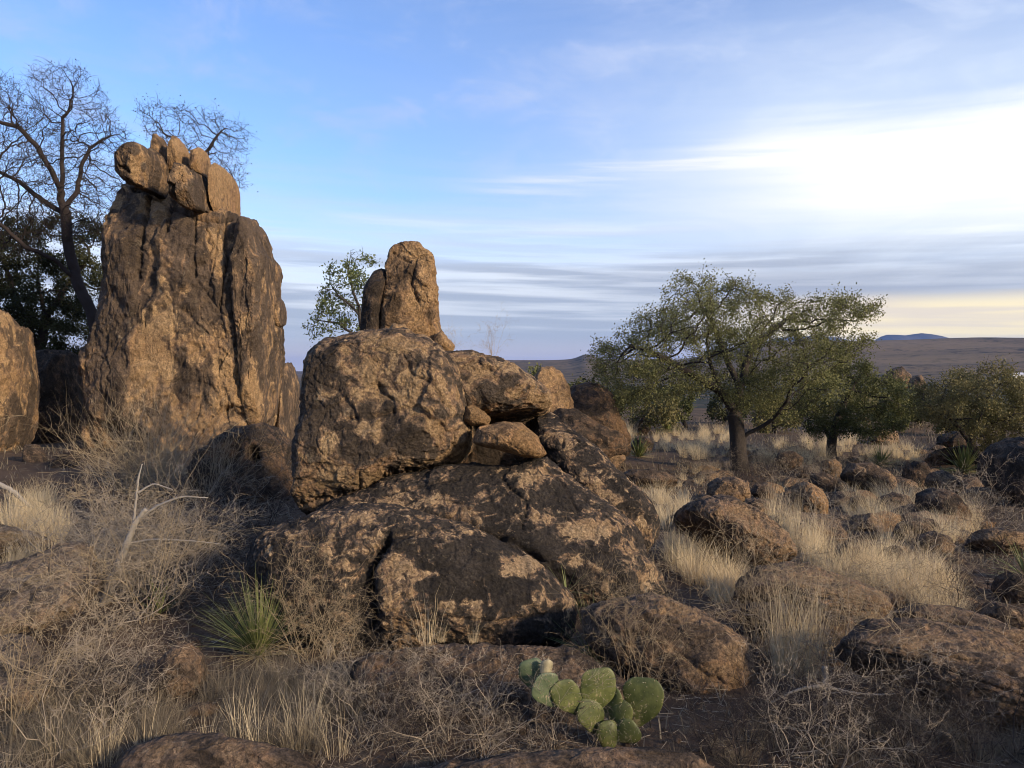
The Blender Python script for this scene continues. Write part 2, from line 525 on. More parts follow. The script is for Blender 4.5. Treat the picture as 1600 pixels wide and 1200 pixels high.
def poly_radius(O, c, nth=720):
    """radius of a star shaped outline about c, by angle"""
    th = np.arange(nth) * 2 * pi / nth
    d = np.stack([np.cos(th), np.sin(th)], 1)
    A = O - c; B = np.roll(A, -1, 0); Eg = B - A
    R = np.zeros(nth)
    for a, e in zip(A, Eg):
        den = d[:, 0] * e[1] - d[:, 1] * e[0]
        den = np.where(np.abs(den) < 1e-12, 1e-12, den)
        t = (a[0] * e[1] - a[1] * e[0]) / den
        s = (a[0] * d[:, 1] - a[1] * d[:, 0]) / den
        ok = (s >= -1e-9) & (s <= 1 + 1e-9) & (t > 0)
        R = np.where(ok & (t > R), t, R)
    R = np.where(R <= 0, np.median(R), R)
    k = np.exp(-0.5 * (np.arange(-8, 9) / 3.0) ** 2); k /= k.sum()
    return np.convolve(np.concatenate([R[-8:], R, R[:8]]), k, 'valid')


def seg_dist(px, py, poly):
    best = np.full(len(px), 1e9)
    for (x0, y0), (x1, y1) in zip(poly[:-1], poly[1:]):
        ex, ey = x1 - x0, y1 - y0
        t = np.clip(((px - x0) * ex + (py - y0) * ey) / (ex * ex + ey * ey + 1e-9), 0, 1)
        best = np.minimum(best, np.hypot(px - x0 - t * ex, py - y0 - t * ey))
    return best


def rock(name, outline, mat, label=None, cat='boulder', Y=None, D=None, Db=None, n=2.5, lean=0.0, res=6, amp=0.05, freq=1.6,
         cuts=5, cracks=(), patches=(), seed=0, group=None, parent=None, dy=0.0, plate=0.02, cut_keep=0.86, foot=True, cen=None, dents=(), crease=1.0, joint=None):
    O = np.array(outline, float)
    x, y = O[:, 0], O[:, 1]; x2, y2 = np.roll(x, -1), np.roll(y, -1)
    cr = x * y2 - x2 * y; A = cr.sum() / 2
    c = np.array(cen, float) if cen else np.array([((x + x2) * cr).sum() / (6 * A), ((y + y2) * cr).sum() / (6 * A)])
    hw = 0.5 * (x.max() - x.min())
    if Y is None:
        b = O[np.argmax(y)]
        g = gp(b[0], b[1] - 3)
        Dp = D if D is not None else 0.75 * hw * g[1] / F
        Y = g[1] + 0.6 * Dp + dy
    if D is None: D = 0.75 * hw * Y / F
    if Db is None: Db = D
    u = Y / F
    ax = np.array((1.0, 0, 0)); bx = np.array((0, lean, 1.0)); bx /= np.linalg.norm(bx); nx = np.array((0, -1.0, lean)); nx /= np.linalg.norm(nx)
    C = at(c[0], c[1], Y)
    pts = []
    for q in O:
        Yi = Y + lean * (c[1] - q[1]) * u
        P = at(q[0], q[1], Yi) - C
        pts.append((P @ ax, P @ bx))
    Rt = poly_radius(np.array(pts), np.zeros(2))
    S, Fc = ico(res)
    w = -S[:, 1]; uu, vv = S[:, 0], S[:, 2]
    th = np.arctan2(vv, uu) % (2 * pi)
    f = th / (2 * pi) * 720; i0 = f.astype(int) % 720; fr = f - np.floor(f)
    R = Rt[i0] * (1 - fr) + Rt[(i0 + 1) % 720] * fr
    rho = np.sqrt(uu ** 2 + vv ** 2)
    rs = np.clip(rho, 0, 1) ** (2.0 / n) if n != 2 else rho
    dp = np.abs(w) ** (2.0 / n)
    cx, sy = uu / (rho + 1e-9), vv / (rho + 1e-9)
    depth = np.where(w > 0, D, Db) * dp * np.sign(w)
    L = ax * (R * cx * rs)[:, None] + bx * (R * sy * rs)[:, None] + nx * depth[:, None]
    Sz = float(np.mean(Rt))
    rg = np.random.default_rng(seed + 101)
    off = rg.uniform(-50, 50, 3)
    front = sstep(w, 0.02, 0.35); fcut = sstep(w, 0.12, 0.5)
    # flat joint faces on the side the eye sees
    for _ in range(cuts):
        nv = np.array((rg.normal() * 0.5, -abs(rg.normal()) - 0.35, rg.normal() * 0.65)); nv /= np.linalg.norm(nv)
        h = (L @ nv); sup = h.max() * rg.uniform(cut_keep, 0.97)
        over = np.maximum(h - sup, 0) * 0.88
        L = L - nv[None, :] * (over * fcut)[:, None]
    N = vnormals(L, Fc)
    q = L / Sz * freq + off
    warp = np.stack([gnoise(q * 0.9 + 5), gnoise(q * 0.9 + 31), gnoise(q * 0.9 + 77)], 1) * 0.35
    d = amp * Sz * fbm(q + warp, 5, 0.52)
    rid = gnoise(q * 1.3 + warp * 1.5 + 9.1)
    cre = np.exp(-(rid / 0.03) ** 2) * sstep(gnoise(q * 0.8 + 40), -0.05, 0.35)
    d = d - 0.022 * crease * Sz * cre
    pl = gnoise(q * 2.1 + warp + 60)
    d = d + plate * Sz * (sstep(pl, 0.06, 0.13) + 0.7 * sstep(gnoise(q * 4.2 + warp * 2 + 13), 0.08, 0.16) - 0.6)
    d = d + 0.012 * Sz * fbm(q * 6, 4, 0.6)
    if res >= 7: d = d + 0.0055 * Sz * fbm(q * 21 + warp * 3, 3, 0.6) - 0.006 * Sz * sstep(gnoise(q * 11 + warp * 4 + 3), 0.22, 0.30)
    cav = 0.5 * cre
    K, ja, jc, js = joint or ((26, 0.014, 0.010, 1.0) if res >= 6 else (10, 0.025, 0.0, 1.0))
    sc3 = np.array((1, 1, 1 / js))
    sd = L[rg.choice(len(L), K, replace=False)] * sc3 / Sz
    LW = L * sc3 / Sz + 0.10 * np.stack([gnoise(q * 2 + 7), gnoise(q * 2 + 27), gnoise(q * 2 + 47)], 1) + 0.03 * np.stack([gnoise(q * 9 + 7), gnoise(q * 9 + 27), gnoise(q * 9 + 47)], 1)
    f1 = np.full(len(L), 9e9); f2 = f1.copy(); ci = np.zeros(len(L), int)
    for j in range(K):
        dd = np.sqrt(((LW - sd[j]) ** 2).sum(1))
        f2 = np.minimum(f2, np.maximum(dd, f1)); nw = dd < f1; ci[nw] = j; f1 = np.minimum(f1, dd)
    offc = rg.normal(size=K); tilt = rg.normal(size=(K, 3))
    ed = f2 - f1
    d = d + ja * Sz * (offc[ci] * 0.8 + ((LW - sd[ci]) * tilt[ci]).sum(1) * 2.2) * sstep(ed, 0.0, 0.035)
    open_ = (rg.random(K) < 0.45)[ci]
    crk = np.exp(-(ed / 0.014)) * open_ * sstep(gnoise(q * 1.5 + 90), -0.25, 0.15)
    d = d - jc * Sz * crk; cav = np.maximum(cav, crk * 0.8 * (jc > 0))
    px, py = project(L + C)
    for ck in cracks:
        poly, wd, dep = ck[0], ck[1], ck[2]
        jit = (gnoise(np.stack([px / 22.0, py / 22.0, 0 * px + seed], 1)) + 0.6 * gnoise(np.stack([px / 6.0, py / 6.0, 0 * px + seed], 1))) * wd * 1.3
        ds = np.abs(seg_dist(px, py, poly) + jit)
        g_ = np.exp(-(ds / (wd * 0.8)) ** 1.2) * front
        d = d - dep * g_
        cav = np.maximum(cav, g_)
    for (x0, y0, rx, ry, dep) in dents:
        g_ = np.exp(-(((px - x0) / rx) ** 2 + ((py - y0) / ry) ** 2) ** 1.5) * front
        d = d - dep * g_
    bias = np.zeros(len(L))
    for (x0, y0, rx, ry, s) in patches:
        bias += s * np.exp(-(((px - x0) / rx) ** 2 + ((py - y0) / ry) ** 2) ** 1.2)
    L = L + N * d[:, None]
    for _ in range(3):
        px, py = project(L + C)
        sx = (x.max() - x.min()) / (px.max() - px.min()); sz = (y.max() - y.min()) / (py.max() - py.min())
        ox = ((x.max() + x.min()) - (px.max() + px.min()) * 1.0) * 0.5 * u; oz = -((y.max() + y.min()) - (py.max() + py.min())) * 0.5 * u
        L = L * np.array((sx, 1, sz)) + np.array((ox, 0, oz))
    base = np.array((0.0, 0.0, L[:, 2].min()))
    me = mesh_np(name, L - base, [Fc], [mat], attrs={'bias': bias, 'cavity': cav})
    loc = C + base
    if parent is not None: loc = loc - np.array(parent.location)
    o = obj(name, me, loc, parent, label if parent is None else None, cat if parent is None else None, group if parent is None else None)
    if parent is not None and label: o['label'] = label
    if foot and parent is None:
        e = L + C
        FOOT.append((C[0], C[1], 0.5 * np.ptp(e[:, 0]), 0.5 * np.ptp(e[:, 1]), e[:, 2].max()))
    return o


# --- the tall tower
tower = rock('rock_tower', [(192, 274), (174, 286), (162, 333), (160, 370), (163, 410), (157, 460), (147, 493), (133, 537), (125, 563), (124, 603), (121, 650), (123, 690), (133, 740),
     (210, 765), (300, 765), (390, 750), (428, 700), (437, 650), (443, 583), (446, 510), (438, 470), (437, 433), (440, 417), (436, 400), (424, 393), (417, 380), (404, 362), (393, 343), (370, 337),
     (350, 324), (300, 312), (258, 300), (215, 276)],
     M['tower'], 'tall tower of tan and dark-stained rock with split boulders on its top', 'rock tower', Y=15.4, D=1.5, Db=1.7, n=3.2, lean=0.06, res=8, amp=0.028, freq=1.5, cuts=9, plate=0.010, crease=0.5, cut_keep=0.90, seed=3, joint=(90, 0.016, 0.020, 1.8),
     cracks=[([(258, 298), (266, 318), (293, 329), (341, 338), (366, 336)], 3.5, 0.20), ([(184, 284), (215, 291), (243, 299), (262, 303)], 3, 0.16), ([(212, 285), (208, 330), (199, 390), (194, 430)], 2.79, 0.150), ([(257, 300), (256, 330), (248, 360)], 3.10, 0.130), ([(303, 325), (304, 370), (302, 425)], 1.86, 0.100),
             ([(358, 335), (358, 375), (364, 400), (356, 440), (350, 480)], 2.17, 0.100), ([(181, 505), (205, 500), (215, 505)], 1.86, 0.070), ([(335, 655), (370, 640), (430, 637)], 2.17, 0.090),
             ([(240, 345), (236, 400)], 1.86, 0.050), ([(345, 350), (340, 400), (330, 440)], 1.86, 0.050), ([(380, 400), (378, 470), (388, 560)], 2.48, 0.060), ([(285, 480), (310, 505), (330, 520)], 1.55, 0.040),
             ([(412, 470), (416, 560), (428, 640)], 2.48, 0.070)],
     dents=[(370, 650, 20, 12, 0.25)],
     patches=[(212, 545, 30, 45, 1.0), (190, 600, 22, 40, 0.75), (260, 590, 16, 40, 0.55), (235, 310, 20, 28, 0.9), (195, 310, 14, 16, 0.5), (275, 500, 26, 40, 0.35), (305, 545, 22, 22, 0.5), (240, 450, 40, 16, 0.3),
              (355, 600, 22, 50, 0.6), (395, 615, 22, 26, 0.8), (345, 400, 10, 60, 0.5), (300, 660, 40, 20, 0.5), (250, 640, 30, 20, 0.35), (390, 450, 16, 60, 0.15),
              (150, 560, 20, 110, -0.9), (280, 340, 22, 40, -0.45), (330, 360, 30, 40, 0.2), (180, 400, 22, 90, -0.5), (280, 600, 16, 60, -0.55), (245, 655, 20, 26, -0.4), (320, 400, 16, 50, -0.25), (310, 470, 60, 40, -0.2), (330, 590, 20, 40, -0.4), (425, 560, 12, 50, -0.3)])  # dark patches down the left flank put its shade into the stain colour
TP = tower
rock('cap_block', [(181, 287), (181, 262), (187, 238), (205, 226), (240, 221), (268, 234), (282, 252), (278, 285), (270, 318), (240, 318), (205, 304)], M['tower'], parent=TP, Y=14.4, D=0.7, Db=1.6, n=3.2, res=7, amp=0.02, cuts=8, cut_keep=0.88, seed=5, joint=(9, 0.025, 0.01, 1.0),
     cracks=[([(186, 268), (205, 270), (220, 280)], 2.5, 0.10)], patches=[(225, 265, 30, 20, 0.5), (236, 238, 12, 6, -0.9), (214, 251, 8, 6, -0.9), (256, 268, 6, 9, -0.9), (205, 240, 12, 10, 0.3)])
rock('cap_block', [(277, 257), (285, 253), (320, 260), (333, 283), (342, 300), (342, 340), (320, 346), (293, 340), (264, 328), (266, 304), (273, 280)], M['tower'], parent=TP, Y=14.2, D=0.7, Db=1.3, n=3.4, res=7, amp=0.02, cuts=9, seed=6, cut_keep=0.86, joint=(8, 0.03, 0.01, 1.0),
     patches=[(298, 275, 22, 14, 0.6), (330, 310, 12, 24, -0.7), (300, 300, 14, 12, -0.3)])
rock('cap_block', [(332, 264), (337, 254), (347, 257), (358, 277), (361, 307), (368, 337), (352, 348), (336, 320)], M['cap'], parent=TP, Y=15.1, D=0.7, Db=1.0, n=3.0, res=6, amp=0.03, cuts=2, cut_keep=0.9, seed=7, patches=[(345, 285, 20, 40, 0.8)])
rock('cap_point', [(235, 228), (236, 220), (240, 209), (247, 210), (262, 230), (270, 262), (236, 262)], M['cap'], parent=TP, Y=15.3, D=0.35, n=3.2, res=6, amp=0.05, cuts=4, cut_keep=0.85, seed=8, patches=[(250, 225, 14, 20, -0.3)])
rock('cap_point', [(262, 238), (265, 228), (273, 212), (278, 212), (284, 221), (298, 238), (300, 275), (280, 280), (262, 275)], M['cap'], parent=TP, Y=15.2, D=0.45, n=3, res=6, amp=0.04, cuts=4, cut_keep=0.85, seed=9, patches=[(280, 235, 20, 25, 0.9)])
rock('cap_point', [(297, 250), (299, 236), (320, 230), (324, 236), (329, 253), (330, 282), (296, 282)], M['cap'], parent=TP, Y=15.2, D=0.4, n=3, res=6, amp=0.05, cuts=5, seed=10, patches=[(320, 240, 10, 12, 0.6), (308, 250, 10, 10, -0.4)])
rock('side_column', [(360, 350), (370, 337), (393, 342), (404, 361), (417, 379), (425, 392), (436, 399), (440, 417), (437, 433), (440, 520), (434, 600), (428, 660), (396, 670), (376, 560), (362, 450)], M['tower'], parent=TP, Y=14.75, D=0.75, Db=1.2, n=3.2, res=7, amp=0.03, cuts=4, cut_keep=0.9, seed=211, joint=(30, 0.02, 0.02, 1.6),
     patches=[(395, 615, 22, 26, 0.8), (425, 560, 12, 50, -0.3), (395, 440, 26, 70, 0.35), (380, 380, 20, 30, -0.1), (410, 600, 30, 60, 0.3)])
rock('cap_knob', [(428, 508), (426, 497), (430, 473), (436, 464), (443, 470), (448, 486), (448, 508), (438, 512)], M['tower'], parent=TP, Y=15.5, D=0.35, n=2.4, res=5, amp=0.04, seed=11)

rock('boulder', [(430, 690), (440, 590), (446, 566), (455, 578), (467, 607), (464, 650), (470, 720), (440, 740)], M['tower'], 'slanting brown rock at the foot of the tower with sky beside it', Y=16.6, D=0.9, res=6, seed=12, cuts=4)
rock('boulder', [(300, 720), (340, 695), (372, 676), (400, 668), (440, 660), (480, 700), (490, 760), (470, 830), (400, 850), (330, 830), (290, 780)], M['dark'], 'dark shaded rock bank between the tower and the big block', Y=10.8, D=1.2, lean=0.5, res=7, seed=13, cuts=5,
     dents=[(398, 693, 12, 12, 0.5)], patches=[(430, 720, 40, 30, 0.4)])
rock('boulder', [(-110, 700), (-120, 560), (-60, 490), (0, 478), (20, 486), (40, 510), (48, 543), (59, 590), (58, 650), (46, 700), (20, 730), (-60, 735)], M['tower'], 'round tan boulder as high as a person beside the tower', Y=14.2, D=1.2, n=2.3, res=7, seed=14, cuts=2, amp=0.03, freq=1.3,
     patches=[(0, 580, 60, 90, 0.55), (5, 640, 6, 20, -0.6), (40, 560, 8, 40, -0.3)])  # dark patch by the right edge is soft shade put into the colour
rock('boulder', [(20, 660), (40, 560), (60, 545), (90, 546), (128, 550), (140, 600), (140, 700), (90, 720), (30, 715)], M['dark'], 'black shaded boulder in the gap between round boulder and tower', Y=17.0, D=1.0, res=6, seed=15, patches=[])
rock('stone', [(34, 705), (38, 693), (52, 695), (66, 705), (74, 722), (66, 736), (46, 734), (34, 722)], M['dull'], 'small grey stone in the dark gap beside the tower foot', 'stone', Y=12.5, D=0.18, n=3, res=5, seed=16)
rock('stone', [(72, 730), (80, 712), (104, 706), (124, 716), (130, 738), (110, 752), (84, 750)], M['dark'], 'dark stone lying against the tower foot by straw grass', 'stone', Y=12.2, D=0.25, n=3, res=5, seed=17)

# --- the central outcrop
block = rock('boulder', [(453, 790), (456, 700), (463, 667), (467, 617), (471, 580), (478, 553), (493, 537), (533, 521), (587, 513), (632, 511), (655, 522), (680, 531), (702, 552), (724, 582), (738, 625), (746, 668),
     (740, 698), (720, 718), (693, 730), (645, 742), (605, 754), (560, 782), (508, 800), (465, 808)],
     M['block'], 'huge squarish block of dark flaking rock that carries the small spire', Y=6.9, D=0.75, Db=1.5, n=3.4, lean=0.16, res=8, amp=0.034, freq=1.35, cuts=6, plate=0.012, crease=0.6, seed=21, joint=(55, 0.010, 0.010, 1.0), cut_keep=0.84,
     cracks=[([(530, 647), (570, 645), (607, 636)], 2.6, 0.045), ([(455, 790), (500, 779), (555, 768), (600, 744), (640, 736)], 5, 0.05), ([(582, 593), (590, 605), (605, 615)], 3, 0.05), ([(550, 740), (552, 765)], 2.5, 0.03), ([(625, 540), (640, 575), (675, 590), (690, 620)], 3, 0.02)],
     dents=[(575, 612, 16, 22, 0.05), (520, 720, 60, 20, 0.03)],
     patches=[(560, 585, 60, 34, 0.45), (640, 605, 36, 40, 0.55), (600, 525, 70, 16, 0.35), (500, 680, 30, 26, 0.45), (490, 740, 24, 24, 0.5), (560, 665, 14, 12, 0.7), (580, 670, 6, 20, 0.9), (678, 662, 16, 18, 0.8), (690, 690, 12, 22, 0.5), (720, 690, 20, 26, 0.6), (560, 750, 50, 14, 0.5), (690, 600, 14, 30, 0.35),
              (500, 560, 20, 30, -0.6), (620, 660, 34, 14, -0.3), (640, 690, 60, 24, -0.45), (560, 705, 50, 24, -0.45), (690, 640, 14, 14, -0.5), (470, 640, 10, 100, -0.6), (530, 630, 40, 12, -0.25)])  # narrow dark strip at the left edge is shade put into the colour
rock('boulder', [(640, 640), (650, 580), (690, 549), (715, 547), (740, 546), (767, 556), (800, 567), (833, 597), (857, 617), (863, 637), (853, 648), (810, 658), (767, 664), (720, 668)],
     M['block'], 'smooth brown humped boulder joined behind the huge block', Y=7.1, D=0.55, Db=1.1, n=3.0, lean=0.2, res=7, amp=0.035, cuts=3, seed=22, patches=[(780, 572, 80, 14, 0.5), (850, 635, 16, 14, 0.8), (760, 610, 50, 30, -0.35), (725, 600, 14, 40, 0.3)],
     cracks=[([(745, 555), (752, 566), (765, 572)], 2.5, 0.02)])
rock('rock_spire', [(588, 540), (592, 513), (597, 460), (603, 437), (602, 413), (609, 400), (611, 387), (620, 378), (645, 376), (655, 382), (677, 400), (681, 420), (678, 437), (682, 450), (682, 470), (684, 490), (688, 515), (700, 548), (650, 556)],
     M['cap'], 'small upright rock spire standing on top of the huge block', 'rock spire', Y=7.9, D=0.42, Db=0.5, n=3, res=7, amp=0.06, freq=1.5, cuts=5, seed=23, cut_keep=0.75,
     cracks=[([(612, 392), (625, 402), (640, 408)], 2, 0.03), ([(650, 400), (640, 440), (652, 470)], 2.5, 0.04), ([(684, 495), (680, 530)], 3, 0.05)],
     patches=[(650, 385, 30, 12, 0.3), (640, 450, 10, 22, 0.3), (660, 470, 14, 50, 0.45), (615, 470, 14, 40, -0.5), (644, 425, 10, 14, -0.7), (668, 495, 10, 14, -0.5)], foot=False)
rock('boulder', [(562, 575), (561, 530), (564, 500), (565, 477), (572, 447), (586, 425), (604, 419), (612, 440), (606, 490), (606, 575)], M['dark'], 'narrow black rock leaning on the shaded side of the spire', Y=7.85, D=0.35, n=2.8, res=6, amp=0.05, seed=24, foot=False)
rock('stone', [(676, 535), (678, 524), (689, 517), (698, 526), (711, 542), (706, 553), (690, 556), (678, 550)], M['cap'], 'thin tan stone wedged under the lit side of the spire', 'stone', Y=7.55, D=0.18, n=2.6, res=5, seed=25, patches=[(690, 540, 20, 20, 0.7)], foot=False)
rock('stone', [(600, 526), (616, 506), (633, 505), (640, 516), (642, 530), (620, 536)], M['cap'], 'low tan lump on the huge block in front of the spire', 'stone', Y=7.25, D=0.2, n=2.4, res=5, seed=26, foot=False, patches=[(620, 515, 30, 20, 0.6)])
rock('stone', [(722, 655), (730, 632), (742, 634), (757, 643), (767, 654), (763, 664), (737, 666)], M['pebbly'], 'small pale stone perched just above the egg-shaped boulder', 'stone', Y=6.55, D=0.14, Db=0.3, n=2.2, res=6, amp=0.03, cuts=1, seed=27, foot=False, patches=[(745, 645, 30, 20, 0.5)])
rock('boulder', [(738, 690), (748, 667), (787, 658), (815, 662), (840, 683), (854, 710), (843, 716), (817, 714), (793, 707), (756, 698)], M['pebbly'], 'egg-shaped boulder lodged in the notch under the humped boulder', Y=6.35, D=0.26, Db=0.35, n=2.1, res=7, amp=0.02, cuts=0, plate=0.004, seed=28, foot=False, patches=[(825, 690, 30, 26, 0.6)])

rock('boulder', [(690, 745), (700, 690), (716, 655), (760, 640), (820, 645), (862, 665), (866, 710), (840, 745), (760, 760)], M['dark'], 'added dark backing for the shade in the notch behind the egg-shaped boulder', Y=7.75, D=0.35, Db=0.6, n=2.8, res=6, amp=0.03, seed=129, foot=False)  # backing added to keep the notch dark, its shade put into the colour
rock('flat_rock', [(820, 700), (835, 655), (863, 643), (881, 670), (911, 693), (934, 717), (968, 762), (993, 787), (1022, 821), (1032, 852), (1020, 890), (950, 880), (880, 800)],
     M['dome'], 'steep stained slab rising just behind the broad apron of rock', 'flat rock', Y=7.25, D=0.5, Db=1.0, n=3, lean=0.75, res=7, amp=0.02, cuts=3, seed=29, plate=0.008, crease=0.4, patches=[(890, 680, 14, 30, 0.7), (860, 665, 20, 16, 0.4), (940, 750, 20, 40, 0.4), (1010, 830, 16, 24, 0.4)],
     cracks=[([(845, 700), (880, 692), (884, 672)], 2.5, 0.03)])
rock('flat_rock', [(470, 860), (500, 800), (560, 775), (605, 748), (675, 734), (740, 724), (800, 727), (855, 713), (884, 742), (918, 771), (968, 808), (1001, 842), (1014, 879), (1038, 916), (1040, 955), (990, 985), (900, 985), (760, 960), (600, 930)],
     M['dome'], 'broad dark apron of rock with tan flakes below the huge block', 'flat rock', Y=6.35, D=0.5, Db=0.9, n=3, lean=0.62, res=8, amp=0.020, freq=1.5, cuts=4, plate=0.008, crease=0.4, seed=30, joint=(26, 0.007, 0.006, 1.0),
     cracks=[([(788, 733), (800, 752), (826, 775), (824, 800), (818, 822)], 3.5, 0.045), ([(855, 715), (884, 745), (905, 790)], 2.5, 0.02), ([(600, 762), (660, 745), (720, 735)], 3, 0.03), ([(640, 800), (700, 806), (760, 830), (810, 850), (850, 880)], 5, 0.06)],
     patches=[(690, 770, 40, 12, 0.4), (770, 760, 30, 16, 0.45), (835, 730, 30, 14, 0.5), (840, 800, 26, 16, 0.5), (905, 830, 26, 24, 0.7), (950, 820, 40, 16, 0.6), (985, 870, 16, 30, 0.7), (740, 800, 40, 12, 0.35), (905, 880, 20, 14, 0.7), (1020, 910, 20, 30, 0.6), (600, 785, 50, 12, 0.4),
              (720, 750, 40, 12, -0.4), (870, 770, 30, 24, -0.6), (830, 850, 36, 26, -0.5), (900, 910, 40, 16, -0.3), (960, 880, 26, 26, -0.4)])
rock('boulder', [(382, 885), (396, 842), (440, 820), (500, 796), (560, 785), (620, 789), (668, 805), (730, 820), (776, 842), (818, 867), (859, 896), (893, 930), (904, 952), (898, 978), (886, 1012), (800, 1030), (700, 1030), (600, 1030), (530, 1030), (450, 1000), (398, 940)],
     M['dome'], 'long whale-backed boulder with a deep cleft and tan flakes on black varnish', Y=5.55, D=0.62, Db=0.8, n=2.7, lean=0.36, res=8, amp=0.018, freq=1.5, cuts=3, plate=0.007, crease=0.3, seed=31, joint=(22, 0.006, 0.005, 1.0),
     cracks=[([(600, 838), (588, 855), (574, 885), (568, 915), (572, 950), (578, 985)], 6, 0.16), ([(590, 835), (640, 830), (700, 815)], 4, 0.02), ([(700, 965), (780, 972), (850, 960)], 3, 0.02), ([(400, 845), (460, 835), (520, 838)], 4, 0.02)],
     dents=[(556, 935, 24, 60, 0.07)],
     patches=[(795, 885, 32, 18, 0.75), (830, 880, 18, 12, 0.6), (845, 940, 16, 18, 0.7), (720, 945, 44, 14, 0.45), (610, 930, 22, 60, 0.35), (640, 870, 26, 16, 0.3), (670, 895, 20, 10, 0.5), (770, 920, 14, 10, 0.5), (540, 800, 60, 12, 0.45), (600, 820, 40, 10, 0.3), (885, 940, 14, 40, 0.45), (690, 830, 40, 10, 0.4), (640, 990, 50, 30, 0.15),
              (720, 870, 60, 26, -0.55), (800, 920, 40, 26, -0.7), (690, 915, 36, 16, -0.5), (620, 850, 20, 10, -0.3), (490, 880, 60, 60, 0.10)])
rock('flat_rock', [(545, 1050), (552, 1030), (579, 1017), (633, 1008), (712, 1004), (775, 1006), (820, 1003), (882, 1006), (921, 1025), (947, 1042), (980, 1067), (990, 1085), (975, 1130), (940, 1175), (880, 1180), (760, 1190), (640, 1170), (575, 1125)],
     M['dull'], 'low flat brown slab behind the prickly pear, in front of the whale-backed boulder', 'flat rock', Y=4.35, D=0.34, Db=0.5, n=3.2, lean=0.85, res=7, amp=0.028, freq=2.0, cuts=3, seed=32, patches=[(720, 1020, 160, 12, 0.35), (760, 1110, 120, 50, 0.1)])
rock('boulder', [(905, 950), (955, 935), (1017, 925), (1050, 933), (1092, 950), (1134, 976), (1167, 1000), (1184, 1025), (1188, 1046), (1172, 1083), (1143, 1110), (1108, 1124), (1080, 1122), (1045, 1105), (1000, 1070), (950, 1040), (915, 1000)],
     M['slope'], 'big rounded boulder beside the prickly pear with dark cracked stains', Y=4.75, D=0.42, Db=0.5, n=2.6, lean=0.35, res=7, amp=0.030, cuts=3, seed=33,
     cracks=[([(1000, 960), (1070, 965), (1130, 985)], 3, 0.02), ([(960, 985), (1040, 1000), (1120, 1060)], 2.5, 0.012)],
     patches=[(1060, 945, 50, 10, 0.6), (1150, 1030, 30, 34, 0.5), (1070, 985, 50, 16, -0.6), (1110, 1020, 30, 20, -0.4), (1090, 1050, 50, 20, 0.25), (1060, 1100, 40, 12, -0.5)])
rock('flat_rock', [(170, 1215), (204, 1171), (250, 1149), (300, 1142), (354, 1146), (417, 1158), (476, 1176), (520, 1225), (400, 1260), (250, 1260)], M['dull'], 'flat brown rock breaking the soil at the bottom among grey grass', 'flat rock', Y=3.55, D=0.2, Db=0.3, n=3, lean=0.9, res=6, amp=0.03, seed=34, patches=[(350, 1155, 120, 14, 0.25)])
rock('flat_rock', [(640, 1235), (700, 1195), (800, 1180), (900, 1172), (1000, 1166), (1080, 1178), (1120, 1215), (1000, 1260), (800, 1260)], M['dull'], 'flat brown rock at the bottom just in front of the prickly pear', 'flat rock', Y=3.35, D=0.2, Db=0.3, n=3, lean=1.0, res=6, amp=0.03, seed=35)
rock('flat_rock', [(-60, 960), (-40, 905), (0, 893), (40, 884), (80, 870), (112, 848), (146, 846), (157, 870), (162, 915), (120, 958), (60, 985), (-20, 1000)], M['grey'], 'grey-topped flat slab below the patch of straw grass', 'flat rock', D=0.16, lean=1.6, n=2.8, res=7, amp=0.03, seed=36, patches=[(40, 895, 70, 16, 0.4), (130, 860, 24, 16, 0.6)])
rock('flat_rock', [(-60, 1090), (-50, 1010), (0, 998), (33, 990), (66, 998), (78, 1040), (82, 1080), (40, 1110), (-20, 1115)], M['grey'], 'brown slab half buried in the grey twigs below the grey-topped slab', 'flat rock', D=0.14, lean=1.5, res=6, amp=0.03, seed=37, patches=[(30, 1010, 40, 16, 0.4)])
rock('boulder', [(230, 1060), (246, 1029), (271, 1007), (292, 1004), (317, 1025), (325, 1050), (321, 1078), (300, 1095), (250, 1096)], M['dull'], 'round brown boulder sitting in grey grass before the yucca', D=0.14, n=2.2, res=6, amp=0.025, cuts=1, seed=38, patches=[(290, 1020, 30, 16, 0.3)])
rock('flat_rock', [(-80, 830), (-30, 812), (30, 822), (70, 836), (100, 850), (60, 872), (0, 880), (-60, 872)], M['grey'], 'low grey rock in the straw grass under the round tan boulder', 'flat rock', D=0.5, lean=0.6, res=6, seed=39, patches=[(30, 830, 60, 10, 0.4)])

# --- rocks right of the outcrop
rock('flat_rock', [(850, 700), (858, 650), (864, 637), (893, 638), (933, 667), (980, 692), (982, 715), (950, 728), (900, 732), (860, 730)], M['dark'], 'dark shaded slab dipping beneath the big leaning slab by the oak', 'flat rock', D=0.6, lean=0.5, n=2.8, res=6, seed=41, patches=[(915, 655, 24, 10, 0.3)])
rock('flat_rock', [(872, 622), (890, 602), (920, 596), (950, 610), (965, 650), (983, 690), (987, 712), (960, 718), (900, 722), (868, 716), (864, 660)], M['dark'], 'big leaning slab with a shaded flank near the oak', 'flat rock', D=0.8, lean=0.4, n=2.7, res=6, seed=42, patches=[(965, 670, 14, 30, 0.7), (920, 610, 40, 14, 0.35)])
rock('boulder', [(911, 715), (914, 686), (930, 675), (944, 671), (960, 683), (974, 697), (978, 717), (962, 732), (940, 738), (925, 734)], M['slope'], 'angular brown boulder at the lower end of the dark dipping slab', D=0.35, n=3, res=6, cuts=5, seed=43, patches=[(940, 700, 30, 26, 0.5)])
